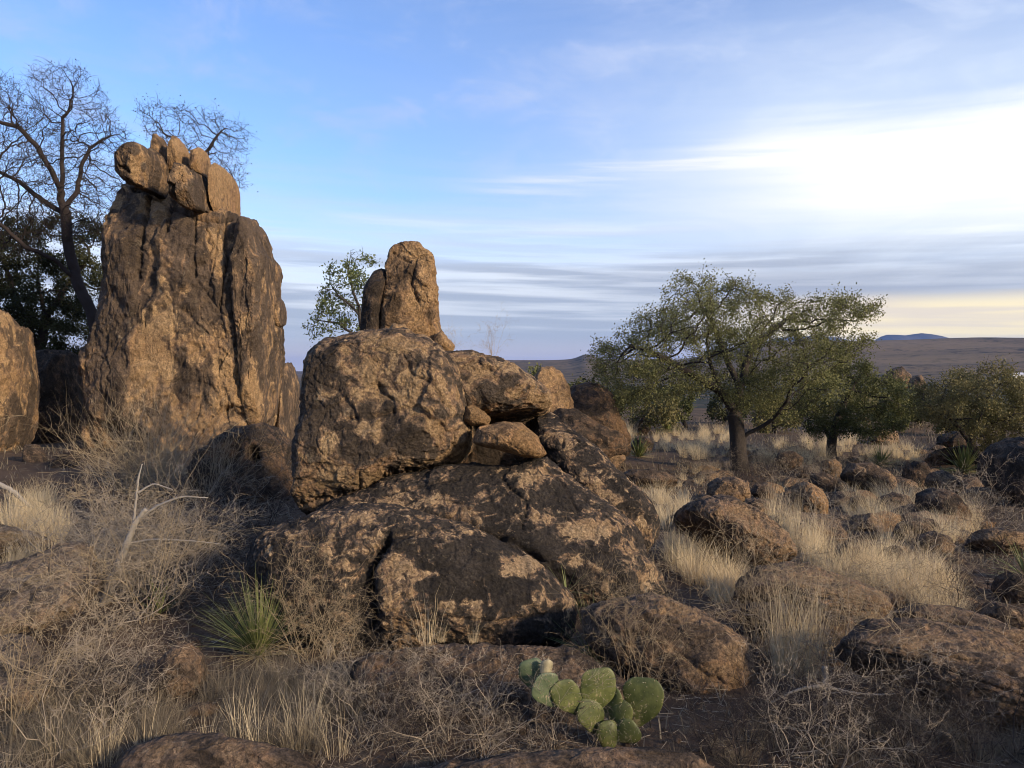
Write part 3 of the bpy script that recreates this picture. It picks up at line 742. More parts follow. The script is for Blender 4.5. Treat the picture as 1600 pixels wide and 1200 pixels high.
rock('boulder', [(832, 600), (836, 585), (848, 574), (863, 572), (878, 580), (892, 604), (898, 650), (902, 716), (860, 722), (818, 716), (824, 650)], M['cap'], 'lit rounded boulder on the skyline between outcrop and oak', D=0.5, n=2.3, res=6, seed=44, patches=[(870, 590, 24, 24, 0.3)])
RS = [  # outline, material, label, kwargs
 ([(1052, 800), (1056, 786), (1075, 775), (1125, 772), (1158, 786), (1192, 806), (1218, 828), (1240, 854), (1246, 878), (1222, 890), (1190, 893), (1160, 884), (1130, 868), (1095, 840), (1064, 818)], 'slope', 'long brown boulder with a cracked flat top downhill from the oak', dict(D=0.55, lean=0.45, n=2.8, res=7, cuts=4, patches=[(1130, 790, 60, 16, 0.35), (1190, 830, 40, 24, 0.3), (1100, 820, 40, 20, -0.5)])),
 ([(1104, 780), (1106, 758), (1122, 746), (1150, 744), (1168, 752), (1174, 776), (1150, 790), (1120, 790)], 'slope', 'broken grey-brown rock behind the long flat-topped boulder', dict(n=3, cuts=6)),
 ([(1160, 796), (1164, 780), (1184, 777), (1202, 784), (1206, 800), (1190, 812), (1170, 808)], 'slope', 'small tan rock at the shoulder of the long flat-topped boulder', dict(n=2.6, res=5)),
 ([(1172, 770), (1178, 756), (1200, 754), (1212, 766), (1208, 782), (1186, 784)], 'dull', 'small grey rock uphill of the tan rock by the flat-topped boulder', dict(res=5)),
 ([(1233, 790), (1236, 770), (1244, 756), (1258, 751), (1282, 761), (1295, 783), (1293, 806), (1280, 820), (1258, 818), (1240, 806)], 'pebbly', 'upright round tan boulder among stones downhill from the oak', dict(n=2.3, D=0.3, cuts=1, patches=[(1285, 790, 14, 26, 0.4), (1250, 775, 14, 20, -0.6)])),  # pale right and dark left patches hold light and shade as colour
 ([(1145, 935), (1148, 912), (1170, 889), (1212, 877), (1250, 879), (1288, 896), (1326, 912), (1360, 929), (1386, 946), (1396, 964), (1360, 976), (1320, 976), (1262, 962), (1205, 946), (1160, 940)], 'slope', 'long ridged slab with a ragged crack lying down the slope', dict(D=0.22, lean=1.3, n=3.2, res=7, cuts=4, amp=0.022, cracks=[([(1160, 922), (1230, 937), (1300, 957), (1370, 967)], 3, 0.03), ([(1190, 893), (1260, 908), (1330, 934), (1380, 950)], 2, 0.02), ([(1215, 905), (1240, 918), (1262, 928), (1285, 934)], 3, 0.035), ([(1280, 930), (1330, 945), (1360, 950)], 2.5, 0.02)], patches=[(1340, 920, 50, 14, 0.5), (1260, 890, 50, 12, 0.25), (1200, 930, 50, 20, -0.3)])),
 ([(1150, 962), (1164, 940), (1210, 944), (1268, 960), (1330, 974), (1350, 990), (1320, 1010), (1262, 1008), (1196, 992)], 'dark', 'added dark ledge for the shade under the ridged slab', dict(D=0.2, lean=0.9, n=3, res=6, cuts=4)),  # added layer, the slab's underside shade put into its dark colour
 ([(1388, 960), (1420, 942), (1480, 950), (1540, 972), (1600, 1000), (1640, 1020), (1600, 1030), (1540, 1010), (1450, 985)], 'slope', 'thin long slab between the straw stand and the long smooth slab', dict(D=0.18, lean=1.4, n=3, res=6, cuts=4, amp=0.025)),
 ([(1300, 1010), (1330, 976), (1400, 964), (1458, 980), (1508, 986), (1552, 1004), (1585, 1032), (1640, 1060), (1680, 1110), (1640, 1135), (1560, 1128), (1500, 1112), (1450, 1085), (1390, 1050), (1330, 1035)], 'slope', 'long smooth brown slab below the ridged slab, dry twigs before it', dict(D=0.24, lean=1.3, n=3.0, res=7, cuts=3, amp=0.02, cracks=[([(1320, 1003), (1400, 1012), (1480, 1037), (1560, 1072), (1620, 1103)], 3, 0.03), ([(1340, 985), (1440, 996), (1530, 1021), (1600, 1056)], 2, 0.02)], patches=[(1430, 975, 70, 10, 0.5), (1520, 1005, 60, 14, 0.2)])),
 ([(1429, 790), (1432, 773), (1458, 762), (1484, 765), (1508, 787), (1522, 814), (1512, 826), (1494, 822), (1458, 808), (1436, 804)], 'dark', 'black-faced oval boulder with a lit end on the stony slope', dict(n=2.4, D=0.35, patches=[(1510, 805, 16, 16, 1.2), (1480, 770, 26, 8, 0.6)])),  # strong pale patch puts the light on that end into the colour
 ([(1340, 822), (1346, 810), (1358, 802), (1372, 808), (1382, 822), (1378, 836), (1358, 838)], 'slope', 'small rounded stone below the upright round boulder', dict(n=2.3, res=5, patches=[(1370, 812, 14, 10, 0.5)])),
 ([(1395, 830), (1402, 814), (1430, 807), (1458, 812), (1470, 828), (1458, 846), (1420, 848)], 'dull', 'flat rounded rock uphill of a straw grass stand', dict(lean=0.5, res=6)),
 ([(1428, 852), (1436, 836), (1462, 829), (1484, 836), (1494, 852), (1486, 866), (1450, 866)], 'slope', 'rounded brown rock at the top edge of the straw grass', dict(res=6)),
 ([(1505, 850), (1514, 830), (1550, 824), (1590, 832), (1625, 850), (1610, 870), (1550, 868)], 'slope', 'flat pale-topped rock under the black shaded boulder', dict(lean=0.6, res=6, patches=[(1560, 832, 40, 8, 0.6)])),
 ([(1548, 925), (1556, 902), (1580, 892), (1612, 898), (1630, 925), (1610, 945), (1570, 942)], 'dark', 'dark rounded boulder beside a half-seen yucca', dict(res=6, n=2.3)),
 ([(1300, 880), (1306, 858), (1322, 848), (1342, 854), (1350, 876), (1336, 892), (1312, 892)], 'dull', 'bluish grey stone inside the straw grass stand', dict(res=6, n=2.5)),
 ([(1372, 872), (1382, 856), (1404, 852), (1416, 866), (1410, 884), (1386, 886)], 'dull', 'grey stone behind the straw grass stand', dict(res=5)),
 ([(1408, 752), (1412, 732), (1430, 720), (1448, 722), (1456, 744), (1446, 764), (1420, 764)], 'dark', 'dark blocky rock in front of the far right oak', dict(res=6, n=3)),
 ([(1444, 752), (1450, 738), (1470, 734), (1492, 748), (1504, 766), (1490, 780), (1462, 772)], 'slope', 'tilted slab touching the dark blocky rock', dict(res=6, lean=0.4, n=2.8, patches=[(1480, 745, 20, 8, 0.4)])),
 ([(1312, 740), (1320, 724), (1350, 722), (1384, 738), (1402, 756), (1396, 772), (1360, 768), (1328, 756)], 'slope', 'long low slab sloping down from the small oak', dict(res=6, lean=0.5, n=2.8, patches=[(1350, 728, 36, 8, 0.3)])),
 ([(1364, 792), (1370, 776), (1392, 768), (1420, 776), (1430, 796), (1414, 808), (1384, 808)], 'dull', 'flat brown rock beside the black-faced oval boulder', dict(res=6, lean=0.4)),
 ([(1284, 734), (1290, 720), (1304, 716), (1316, 726), (1314, 744), (1298, 750)], 'pebbly', 'squat pale stone at the foot of the small oak', dict(res=5, n=3)),
 ([(1264, 756), (1270, 740), (1290, 738), (1308, 748), (1310, 766), (1288, 772)], 'dull', 'grey stone just downhill of the squat pale stone', dict(res=5)),
 ([(1462, 694), (1470, 680), (1494, 673), (1514, 682), (1520, 698), (1494, 706)], 'dark', 'rounded grey rock under the far right oak', dict(res=5, lean=0.2)),
 ([(1444, 718), (1452, 702), (1490, 695), (1540, 698), (1562, 712), (1540, 730), (1480, 730)], 'dark', 'flat shaded rock beside the far right yucca', dict(res=6, lean=0.5)),
 ([(1356, 690), (1362, 674), (1382, 668), (1402, 674), (1406, 692), (1380, 698)], 'slope', 'tan-topped boulder in shade behind the far yucca', dict(res=5, n=3, patches=[(1380, 674, 20, 8, 0.8)])),
 ([(1530, 770), (1536, 715), (1560, 694), (1610, 682), (1680, 690), (1700, 760), (1660, 800), (1570, 794)], 'dark', 'black shaded boulder at the far right edge under the oak', dict(res=6, D=0.9, n=2.4)),
 ([(1150, 845), (1156, 830), (1176, 826), (1190, 838), (1186, 852), (1164, 856)], 'dull', 'small stone against the foot of the flat-topped boulder', dict(res=5)),
 ([(1525, 960), (1540, 940), (1570, 944), (1600, 958), (1620, 985), (1590, 992), (1550, 984)], 'slope', 'brown rock by the lower end of the straw grass', dict(res=6, lean=0.4)),
 ([(1440, 900), (1462, 886), (1496, 890), (1520, 906), (1500, 922), (1462, 918)], 'dull', 'flat stone half hidden in straw grass near the slope edge', dict(res=5, lean=0.6)),
 ([(985, 700), (992, 684), (1010, 682), (1022, 692), (1018, 706), (1000, 710)], 'dark', 'dark stone between the yucca and the pale grass', dict(res=5)),
 ([(1000, 690 - 20), (985, 668), (1008, 664), (1016, 672), (1008, 682), (990, 682)], 'dark', 'small dark stone in the pale grass behind the angular boulder', dict(res=5)),
 ([(960, 750), (975, 735), (1010, 732), (1045, 742), (1060, 758), (1030, 768), (985, 766)], 'dull', 'flat brown rock edge beside the pale grass clump', dict(res=6, lean=0.6)),
 ([(1210, 720), (1218, 706), (1240, 704), (1256, 716), (1250, 730), (1226, 734)], 'dull', 'stone in the dry brush between the two oaks', dict(res=5)),
 ([(1325, 790), (1330, 776), (1350, 774), (1360, 786), (1354, 800), (1336, 802)], 'dull', 'stone just uphill of the small rounded stone', dict(res=5)),
 ([(1380, 596), (1388, 578), (1408, 572), (1424, 584), (1428, 604), (1400, 610)], 'slope', 'rough rock outcrop on the skyline between the two oaks', dict(res=5, Y=34, n=3)),
 ([(1418, 604), (1424, 590), (1438, 586), (1448, 600), (1444, 614), (1426, 616)], 'slope', 'smaller rock below the skyline outcrop', dict(res=5, Y=33, n=3)),
]
for k, (o_, m_, l_, kw) in enumerate(RS):
    kw = dict(kw); kw.setdefault('amp', 0.045)
    nm = 'stone' if ('stone' in l_.split()[:4] or 'stone' in l_.split(' in ')[0].split()[-1]) else ('flat_rock' if 'slab' in l_.split(' ')[:4] else 'boulder')
    rock(nm, o_, M[m_], l_, nm.replace('_', ' '), seed=60 + k, **kw)


def shade_boulder(x, y, rx, ry, h, seed, label):
    S, Fc = ico(6)
    V = S * np.array((rx, ry, h))
    N = vnormals(V, Fc)
    q = V / rx * 1.4 + seed
    V = V + N * (0.10 * rx * fbm(q, 5))[:, None]
    V[:, 2] += 0.25 * h
    z = H(x, y)[0]
    obj('boulder', mesh_np('boulder', V, [Fc], [M['slope']]), (x, y, z), label=label, cat='boulder')


# unseen boulder added out of the frame to lay shade on the near ground
shade_boulder(6.6, 0.2, 1.6, 1.7, 1.55, 5, 'added unseen boulder that shades the near ground')


def scatter_stones():
    rg = np.random.default_rng(77)
    protos = []
    for k in range(6):
        S, Fc = ico(4)
        sc_ = np.array((1.0, rg.uniform(0.7, 1), rg.uniform(0.40, 0.62)))
        V = S.copy()
        for _ in range(6):
            nv = rg.normal(size=3); nv /= np.linalg.norm(nv)
            V = V - nv * (np.maximum(V @ nv - rg.uniform(0.65, 0.9), 0) * 0.9)[:, None]
        V = V * sc_; N = vnormals(V, Fc)
        V = V + N * (0.09 * fbm(V * 1.5 + k * 9, 4) + 0.03 * fbm(V * 6 + k * 9, 3))[:, None]
        protos.append(mesh_np('stone', V, [Fc], [M[('slope', 'dull', 'slope', 'slope', 'pebbly', 'dull')[k]]]))
    regions = [((1060, 1560), (700, 850), 100, (0.07, 0.40), 'small weathered stone scattered on the stony slope below the oaks', 'stones on the slope below the oaks'),
               ((1200, 1600), (830, 1060), 46, (0.04, 0.20), 'fist-sized stone lying near the long slabs on the slope', 'stones near the long slabs'),
               ((560, 1500), (1120, 1200), 16, (0.02, 0.05), 'small stone on the bare soil along the bottom', 'stones on the near soil'),
               ((0, 330), (740, 1180), 18, (0.04, 0.12), 'small stone among the grey twigs and grass', 'stones among the grey twigs')]
    for (x0, x1), (y0, y1), n_, (s0, s1), lab, grp in regions:
        c = 0; tries = 0
        while c < n_ and tries < 500:
            tries += 1
            P = gp(rg.uniform(x0, x1), rg.uniform(y0, y1))
            if any(((P[0] - fx) / (rx * 0.95)) ** 2 + ((P[1] - fy) / (ry * 0.95)) ** 2 < 1 for fx, fy, rx, ry, _ in FOOT): continue
            s = s0 + (s1 - s0) * rg.random() ** 2.2
            k = rg.integers(6)
            obj('stone', protos[k], P + np.array((0, 0, 0.02 * s)), label=lab, cat='stone', group=grp, rz=rg.uniform(0, 6.28), sc=float(s)); c += 1


scatter_stones()
# ------------------------------------------------------------------ trees
def in_poly(x, y, P):
    P = np.asarray(P, float); ins = np.zeros(len(x), bool)
    x2, y2 = np.roll(P[:, 0], -1), np.roll(P[:, 1], -1)
    for a, b, c, d in zip(P[:, 0], P[:, 1], x2, y2):
        cond = ((b > y) != (d > y)) & (x < (c - a) * (y - b) / (d - b + 1e-12) + a)
        ins ^= cond
    return ins


def crown_points(outline, Y, depth, n, rg, hollow=0.0):
    """points through the crown's volume, whose outline is given at distance Y"""
    O = np.array(outline, float); out = []
    lo, hi = O.min(0), O.max(0)
    P2 = np.vstack([O, O[:1]])
    while len(out) < n:
        x = rg.uniform(lo[0], hi[0], 4000); y = rg.uniform(lo[1], hi[1], 4000)
        k = in_poly(x, y, O); x, y = x[k], y[k]
        e = seg_dist(x, y, P2); e = np.minimum(e / (0.28 * (hi[1] - lo[1])), 1)
        cl = gnoise(np.stack([x / 38, y / 28, 0 * x + Y], 1))
        k = rg.random(len(x)) < np.clip(0.62 + 1.3 * cl, 0.05, 1)
        x, y, e = x[k], y[k], e[k]
        w = rg.uniform(-1, 1, len(x)); w = np.sign(w) * np.abs(w) ** (1 - 0.5 * hollow)
        dz = depth * np.sqrt(e * (2 - e)) * w
        for a, b, c in zip(x, y, dz):
            P = at(a, b, Y); P[1] += c
            out.append(P)
    return np.array(out[:n])


def colonize(trunks, A, step, kill, rg, maxit=140, jit=0.25, grav=0.0):
    """grow branches from the trunk polylines towards the points A"""
    pos, par = [], []
    for tr in trunks:
        tr = [np.array(q, float) for q in tr]
        if pos:
            d = [np.linalg.norm(np.array(p) - tr[0]) for p in pos]; prev = int(np.argmin(d))
        else:
            pos.append(tr[0]); par.append(-1); prev = 0
        for a, b in zip(tr[:-1], tr[1:]):
            m = max(1, int(np.linalg.norm(b - a) / step))
            for i in range(1, m + 1):
                q = a + (b - a) * i / m + rg.normal(size=3) * step * 0.08
                pos.append(q); par.append(prev); prev = len(pos) - 1
    P = np.array(pos); par = list(par)
    D = np.full(len(A), 1e9); Ix = np.zeros(len(A), int)
    for i0 in range(0, len(P), 64):
        dd = np.linalg.norm(A[:, None] - P[None, i0:i0 + 64], axis=2); j = dd.argmin(1); m = dd[np.arange(len(A)), j]
        k = m < D; D[k] = m[k]; Ix[k] = j[k] + i0
    alive = D > kill
    n = len(P); B = np.zeros((40000, 3)); B[:n] = P
    tried = np.zeros(40000, int)
    for it in range(maxit):
        if not alive.any() or n > 39000: break
        ids = Ix[alive]; vec = A[alive] - B[ids]; vec /= np.linalg.norm(vec, axis=1)[:, None] + 1e-9
        uq, inv = np.unique(ids, return_inverse=True)
        S = np.zeros((len(uq), 3))
        for c in range(3): S[:, c] = np.bincount(inv, vec[:, c], len(uq))
        S /= np.linalg.norm(S, axis=1)[:, None] + 1e-9
        S += rg.normal(size=S.shape) * jit; S[:, 2] -= grav; S /= np.linalg.norm(S, axis=1)[:, None] + 1e-9
        k = tried[uq] <= 3; uq = uq[k]; S = S[k]
        if not len(uq): break
        tried[uq] += 1
        NP = B[uq] + S * step; m_ = len(NP)
        B[n:n + m_] = NP; par += [int(i) for i in uq]
        ai = np.where(alive)[0]
        dd = ((A[ai][:, None] - NP[None]) ** 2).sum(2); j = dd.argmin(1); m = np.sqrt(dd[np.arange(len(ai)), j])
        k = m < D[ai]; D[ai[k]] = m[k]; Ix[ai[k]] = j[k] + n
        n += m_
        alive = D > kill
    return B[:n].copy(), np.array(par)


def skeleton(P, par, tip, base, expo):
    n = len(P)
    acc = np.zeros(n); nch = np.zeros(n, int); main = np.full(n, -1)
    for i in range(n - 1, 0, -1):
        if acc[i] == 0: acc[i] = tip ** expo
        p = par[i]; acc[p] += acc[i]; nch[p] += 1
    R = acc ** (1 / expo)
    if R[0] > 0:
        k = math.log(base / tip) / math.log(max(R[0] / tip, 1.01)); R = tip * (R / tip) ** k
    for i in range(1, n):
        p = par[i]
        if main[p] < 0 or R[i] > R[main[p]]: main[p] = i
    return R, main, nch


def wood(P, par, R, main, sides_big=8, thr=0.03):
    """tubes whose rings are shared along the main line of every branch"""
    n = len(P)
    par = np.asarray(par)
    d = np.zeros((n, 3)); d[1:] = P[1:] - P[par[1:]]; d[0] = d[main[0]] if main[0] > 0 else (0, 0, 1)
    d /= np.linalg.norm(d, axis=1)[:, None] + 1e-9
    d2 = d.copy(); k = main >= 0; d2[k] += d[main[k]]; d2 /= np.linalg.norm(d2, axis=1)[:, None] + 1e-9
    V, Fq, off = [], [], 0
    for big in (True, False):
        ii = np.array([i for i in range(1, n) if (R[i] >= thr) == big])
        if not len(ii): continue
        s = sides_big if big else 3
        pp = par[ii]
        ism = main[pp] == ii
        dA = np.where(ism[:, None], d2[pp], d[ii]); rA = np.where(ism, R[pp], np.minimum(R[ii] * 1.25, R[pp]))
        dB = d2[ii]; rB = R[ii]
        if not big: rA = np.minimum(rA, R[ii] * 1.3)
        th = np.arange(s) * 2 * pi / s

        def ring(c, dr, r):
            a = np.cross(dr, np.array([0.31, 0.95, 0.05])); a /= np.linalg.norm(a, axis=1)[:, None] + 1e-9
            b = np.cross(dr, a)
            return c[:, None] + (a[:, None] * np.cos(th)[None, :, None] + b[:, None] * np.sin(th)[None, :, None]) * r[:, None, None]
        Vr = np.concatenate([ring(P[pp], dA, rA), ring(P[ii], dB, rB)], 1).reshape(-1, 3)
        base = (np.arange(len(ii)) * 2 * s)[:, None]; kk = np.arange(s); k2 = (kk + 1) % s
        Fq.append(np.stack([base + kk, base + k2, base + s + k2, base + s + kk], 2).reshape(-1, 4) + off)
        V.append(Vr); off += len(Vr)
    return np.vstack(V), np.vstack(Fq)


def twigs_at(P, par, idx, rg, per, length, r, droop=0.0):
    """side twigs with a kink, at the given nodes -> segments and their points"""
    par = np.asarray(par); idx = np.repeat(idx, per); n = len(idx)
    d = P[idx] - P[np.maximum(par[idx], 0)]; d /= np.linalg.norm(d, axis=1)[:, None] + 1e-9
    v = d + rg.normal(size=(n, 3)) * 0.75; v[:, 2] -= droop; v /= np.linalg.norm(v, axis=1)[:, None] + 1e-9
    L = length * rg.uniform(0.4, 1.0, n)[:, None]
    a = P[idx]; b = a + v * L * 0.5
    v2 = v + rg.normal(size=(n, 3)) * 0.45; v2 /= np.linalg.norm(v2, axis=1)[:, None]
    c = b + v2 * L * 0.5
    V, Fq = tubes(np.vstack([a, b]), np.vstack([b, c]), np.full(2 * n, r), np.concatenate([np.full(n, r * 0.8), np.full(n, r * 0.45)]), 3)
    return V, Fq, np.vstack([b, c, (a + b) / 2])


def leaf_quads(C, rg, size, var=0.4):
    n = len(C)
    a = rg.normal(size=(n, 3)); a /= np.linalg.norm(a, axis=1)[:, None]
    t = rg.normal(size=(n, 3)); b = np.cross(a, t); b /= np.linalg.norm(b, axis=1)[:, None] + 1e-9
    nn = np.cross(a, b)
    s = (size * rg.uniform(1 - var, 1 + var, n))[:, None]
    V = np.stack([C, C + a * s * 0.55 + b * s * 0.26 + nn * s * 0.08, C + a * s, C + a * s * 0.55 - b * s * 0.26 + nn * s * 0.08], 1).reshape(-1, 3)
    Fq = np.arange(4 * n).reshape(n, 4)
    return V, Fq


def tree(name, label, cat, trunks, outline, Y, depth, natt, step, kill, seed, base_r, tip_r, leaves, leaf_mat, leaf_size, bark='bark', twig_len=0.25, twig_per=2, expo=2.3,
         group=None, jit=0.22, extra=None, twig_mat=None, leaf_spread=0.06, grav=0.0, hollow=0.0):
    rg = np.random.default_rng(seed)
    A = crown_points(outline, Y, depth, natt, rg, hollow)
    if extra is not None: A = np.vstack([A, extra(rg)])
    P, par = colonize(trunks, A, step, kill, rg, jit=jit, grav=grav)
    R, main, nch = skeleton(P, par, tip_r, base_r, expo)
    # flare at the foot
    z0 = P[0, 2]; R = R * (1 + 0.22 * np.exp(-np.maximum(P[:, 2] - z0, 0) / (base_r * 1.6)) * (R > base_r * 0.6))
    thin = np.where((R < tip_r * 2.6) & (np.arange(len(P)) > 0))[0]
    root = bpy.data.objects.new(name, None); COL.objects.link(root)
    root.location = P[0]
    root['label'] = label; root['category'] = cat
    if group: root['group'] = group
    o0 = P[0].copy()
    V, Fq = wood(P - o0, par, R, main, 9, tip_r * 3.0)
    Vt, Ft, tips = twigs_at(P - o0, par, thin, rg, twig_per, twig_len, tip_r * 0.75)
    obj('trunk', mesh_np('trunk', np.vstack([V, Vt]), [Fq, Ft + len(V)], [M[bark]], attrs={'rnd': np.concatenate([np.full(len(V), 0.4), np.repeat(rg.random(len(Vt) // 6), 6)])}), (0, 0, 0), root)  # trunk object also holds the branches and loose side twigs
    if leaves:
        src = np.vstack([tips, P[thin] - o0])
        src = src[gnoise(src / 0.42 + seed * 3) + rg.normal(size=len(src)) * 0.12 > -0.16]
        C = src[rg.integers(0, len(src), leaves)] + rg.normal(size=(leaves, 3)) * leaf_spread
        V, Fq = leaf_quads(C, rg, leaf_size)
        clump = gnoise(C / 0.55 + seed) * 0.8 + 0.45
        rv = np.clip(clump + rg.normal(size=leaves) * 0.18, 0, 1)
        obj('crown', mesh_np('crown', V, [Fq], [M[leaf_mat]], smooth_=False, attrs={'rnd': np.repeat(rv, 4)}), (0, 0, 0), root)
    return root


def pts(Y, *px, dys=None):
    return [at(a, b, Y + (dys[i] if dys else 0)) for i, (a, b) in enumerate(px)]


# big spreading oak on the slope
g = gp(1157, 733); Yo = g[1]
oak_out = [(915, 575), (913, 553), (930, 522), (948, 500), (975, 488), (1000, 478), (1015, 462), (1020, 438), (1040, 425), (1062, 415), (1095, 420), (1125, 418), (1150, 424), (1163, 442), (1185, 446), (1215, 452), (1240, 458),
           (1268, 450), (1300, 452), (1335, 456), (1366, 468), (1358, 490), (1340, 512), (1348, 535), (1330, 556), (1310, 590), (1290, 620), (1250, 655), (1215, 665), (1170, 640), (1120, 622), (1060, 618), (1010, 628), (960, 640), (930, 610)]
tree('oak_tree', 'large spreading oak with a dark leaning trunk on the stony slope', 'oak tree',
     [pts(Yo, (1157, 738), (1153, 705), (1152, 675), (1146, 640), (1128, 612), (1112, 580), (1105, 540)),
      pts(Yo, (1150, 655), (1156, 610), (1165, 570), (1175, 545), (1210, 515), (1240, 490), dys=[0, .2, .4, .5, .8, 1.0]),
      pts(Yo, (1153, 690), (1170, 676), (1195, 664), (1212, 652), dys=[0, -.1, -.3, -.5]),
      pts(Yo, (1128, 612), (1090, 590), (1040, 560), (985, 540), dys=[0, -.3, -.6, -.9]),
      pts(Yo, (1156, 610), (1135, 560), (1110, 500), (1085, 455), dys=[0, .5, .9, 1.0])],
     [(1140 + (a - 1140) * 0.94, 540 + (b - 540) * 0.90 + 4) for a, b in oak_out], Yo, 2.3, 1700, 0.15, 0.18, 4, 0.165, 0.0042, 82000, 'oak_leaf', 0.042, twig_len=0.30, twig_per=2, hollow=0.4)
# smaller oak behind it
g = gp(1299, 716); Y2 = g[1]
tree('oak_tree', 'small low oak on a thin dark trunk beside the large oak', 'oak tree',
     [pts(Y2, (1299, 722), (1300, 690), (1307, 660), (1320, 630), (1335, 600)), pts(Y2, (1300, 690), (1285, 665), (1270, 640))],
     [(1236, 645), (1256, 600), (1290, 575), (1330, 562), (1362, 570), (1392, 590), (1408, 612), (1412, 645), (1405, 670), (1370, 685), (1320, 680), (1270, 680), (1235, 670)],
     Y2, 1.3, 600, 0.16, 0.22, 6, 0.11, 0.006, 30000, 'oak_leaf', 0.048, twig_len=0.30)
# tree at the far right
g = gp(1530, 735); Y3 = g[1]
tree('oak_tree', 'rounded olive-brown oak leaning over shaded rocks on the slope, far from the large oak', 'oak tree',
     [pts(Y3, (1532, 740), (1528, 712), (1515, 690), (1500, 668), (1480, 650), (1470, 630)), pts(Y3, (1515, 690), (1530, 655), (1545, 620)), pts(Y3, (1532, 740), (1560, 700), (1575, 660), dys=[0, .3, .5])],
     [(1455, 612), (1465, 596), (1485, 584), (1505, 586), (1525, 568), (1545, 562), (1570, 572), (1590, 590), (1620, 600), (1650, 630), (1650, 680), (1600, 700), (1570, 715), (1535, 690), (1480, 672), (1445, 650), (1432, 620)],
     Y3, 1.4, 800, 0.15, 0.2, 7, 0.10, 0.0055, 36000, 'oak_leaf_pale', 0.044, twig_len=0.28)
# bare tree beside the tower
Yb = 17.2
tree('bare_tree', 'tall almost leafless tree with a curved dark trunk beside the tower', 'bare tree',
     [pts(Yb, (165, 640), (155, 560), (146, 495), (120, 440), (106, 380), (103, 335), (96, 310), (98, 275), (97, 230), (99, 185), (108, 170)),
      pts(Yb, (96, 300), (80, 265), (55, 225), (30, 200), (-5, 190), dys=[0, -.2, -.3, -.5, -.6]),
      pts(Yb, (100, 325), (120, 300), (128, 260), (140, 232), (165, 215), dys=[0, .3, .5, .7, .8]),
      pts(Yb, (120, 440), (85, 405), (40, 385), (0, 350), (-30, 330), dys=[0, -.3, -.6, -.8, -.9]),
      pts(Yb, (103, 335), (60, 310), (25, 280), (-10, 265), dys=[0, .3, .6, .8])],
     [(-60, 420), (-70, 250), (-50, 150), (-10, 115), (30, 125), (70, 140), (90, 118), (110, 104), (135, 108), (155, 128), (160, 160), (185, 195), (200, 212), (195, 260), (180, 300), (165, 350), (150, 380), (60, 370), (0, 400)],
     Yb, 2.0, 3400, 0.11, 0.10, 8, 0.115, 0.0034, 3200, 'dark_leaf', 0.036, bark='twig_dark', twig_len=0.28, twig_per=2, jit=0.32)
tree('bare_tree', 'leafless twiggy treetop showing over the split boulders of the tower', 'bare tree',
     [pts(17.6, (300, 700), (300, 450), (300, 300), (290, 240)), pts(17.6, (300, 330), (320, 240), (345, 205)), pts(17.6, (300, 450), (335, 330), (365, 280))],
     [(222, 205), (224, 175), (245, 160), (285, 168), (330, 175), (370, 178), (392, 205), (385, 222), (375, 260), (388, 292), (365, 300), (330, 260), (280, 260), (240, 225)],
     17.6, 1.0, 760, 0.11, 0.12, 9, 0.050, 0.0034, 1000, 'dark_leaf', 0.036, bark='twig_dark', twig_len=0.26, twig_per=2, jit=0.32)
# leafy evergreen behind the bare tree
tree('evergreen_oak', 'dark leafy oak filling the gap behind the tall bare tree', 'oak tree',
     [pts(19.5, (60, 640), (62, 560), (70, 500), (60, 440)), pts(19.5, (62, 560), (30, 480), (10, 420)), pts(19.5, (70, 500), (110, 440), (140, 400))],
     [(-80, 560), (-90, 420), (-50, 350), (0, 335), (40, 340), (80, 352), (120, 340), (160, 350), (180, 420), (175, 530), (150, 560), (60, 552), (0, 560)],
     19.5, 1.6, 900, 0.2, 0.25, 10, 0.16, 0.0065, 80000, 'dark_leaf', 0.056, twig_len=0.36)
# green sapling behind the spire
tree('green_sapling', 'bright green leafy sapling growing behind the small spire', 'sapling',
     [pts(9.4, (572, 640), (570, 540), (560, 480), (545, 430), (548, 400)), pts(9.4, (570, 540), (530, 505), (495, 500)), pts(9.4, (560, 490), (530, 460), (515, 440))],
     [(472, 522), (475, 500), (498, 485), (495, 465), (505, 440), (512, 405), (535, 392), (552, 405), (570, 385), (578, 410), (585, 450), (585, 520), (540, 520), (500, 528)],
     9.4, 0.45, 330, 0.09, 0.11, 11, 0.03, 0.0028, 3600, 'green_leaf', 0.034, twig_len=0.15, leaf_spread=0.03)

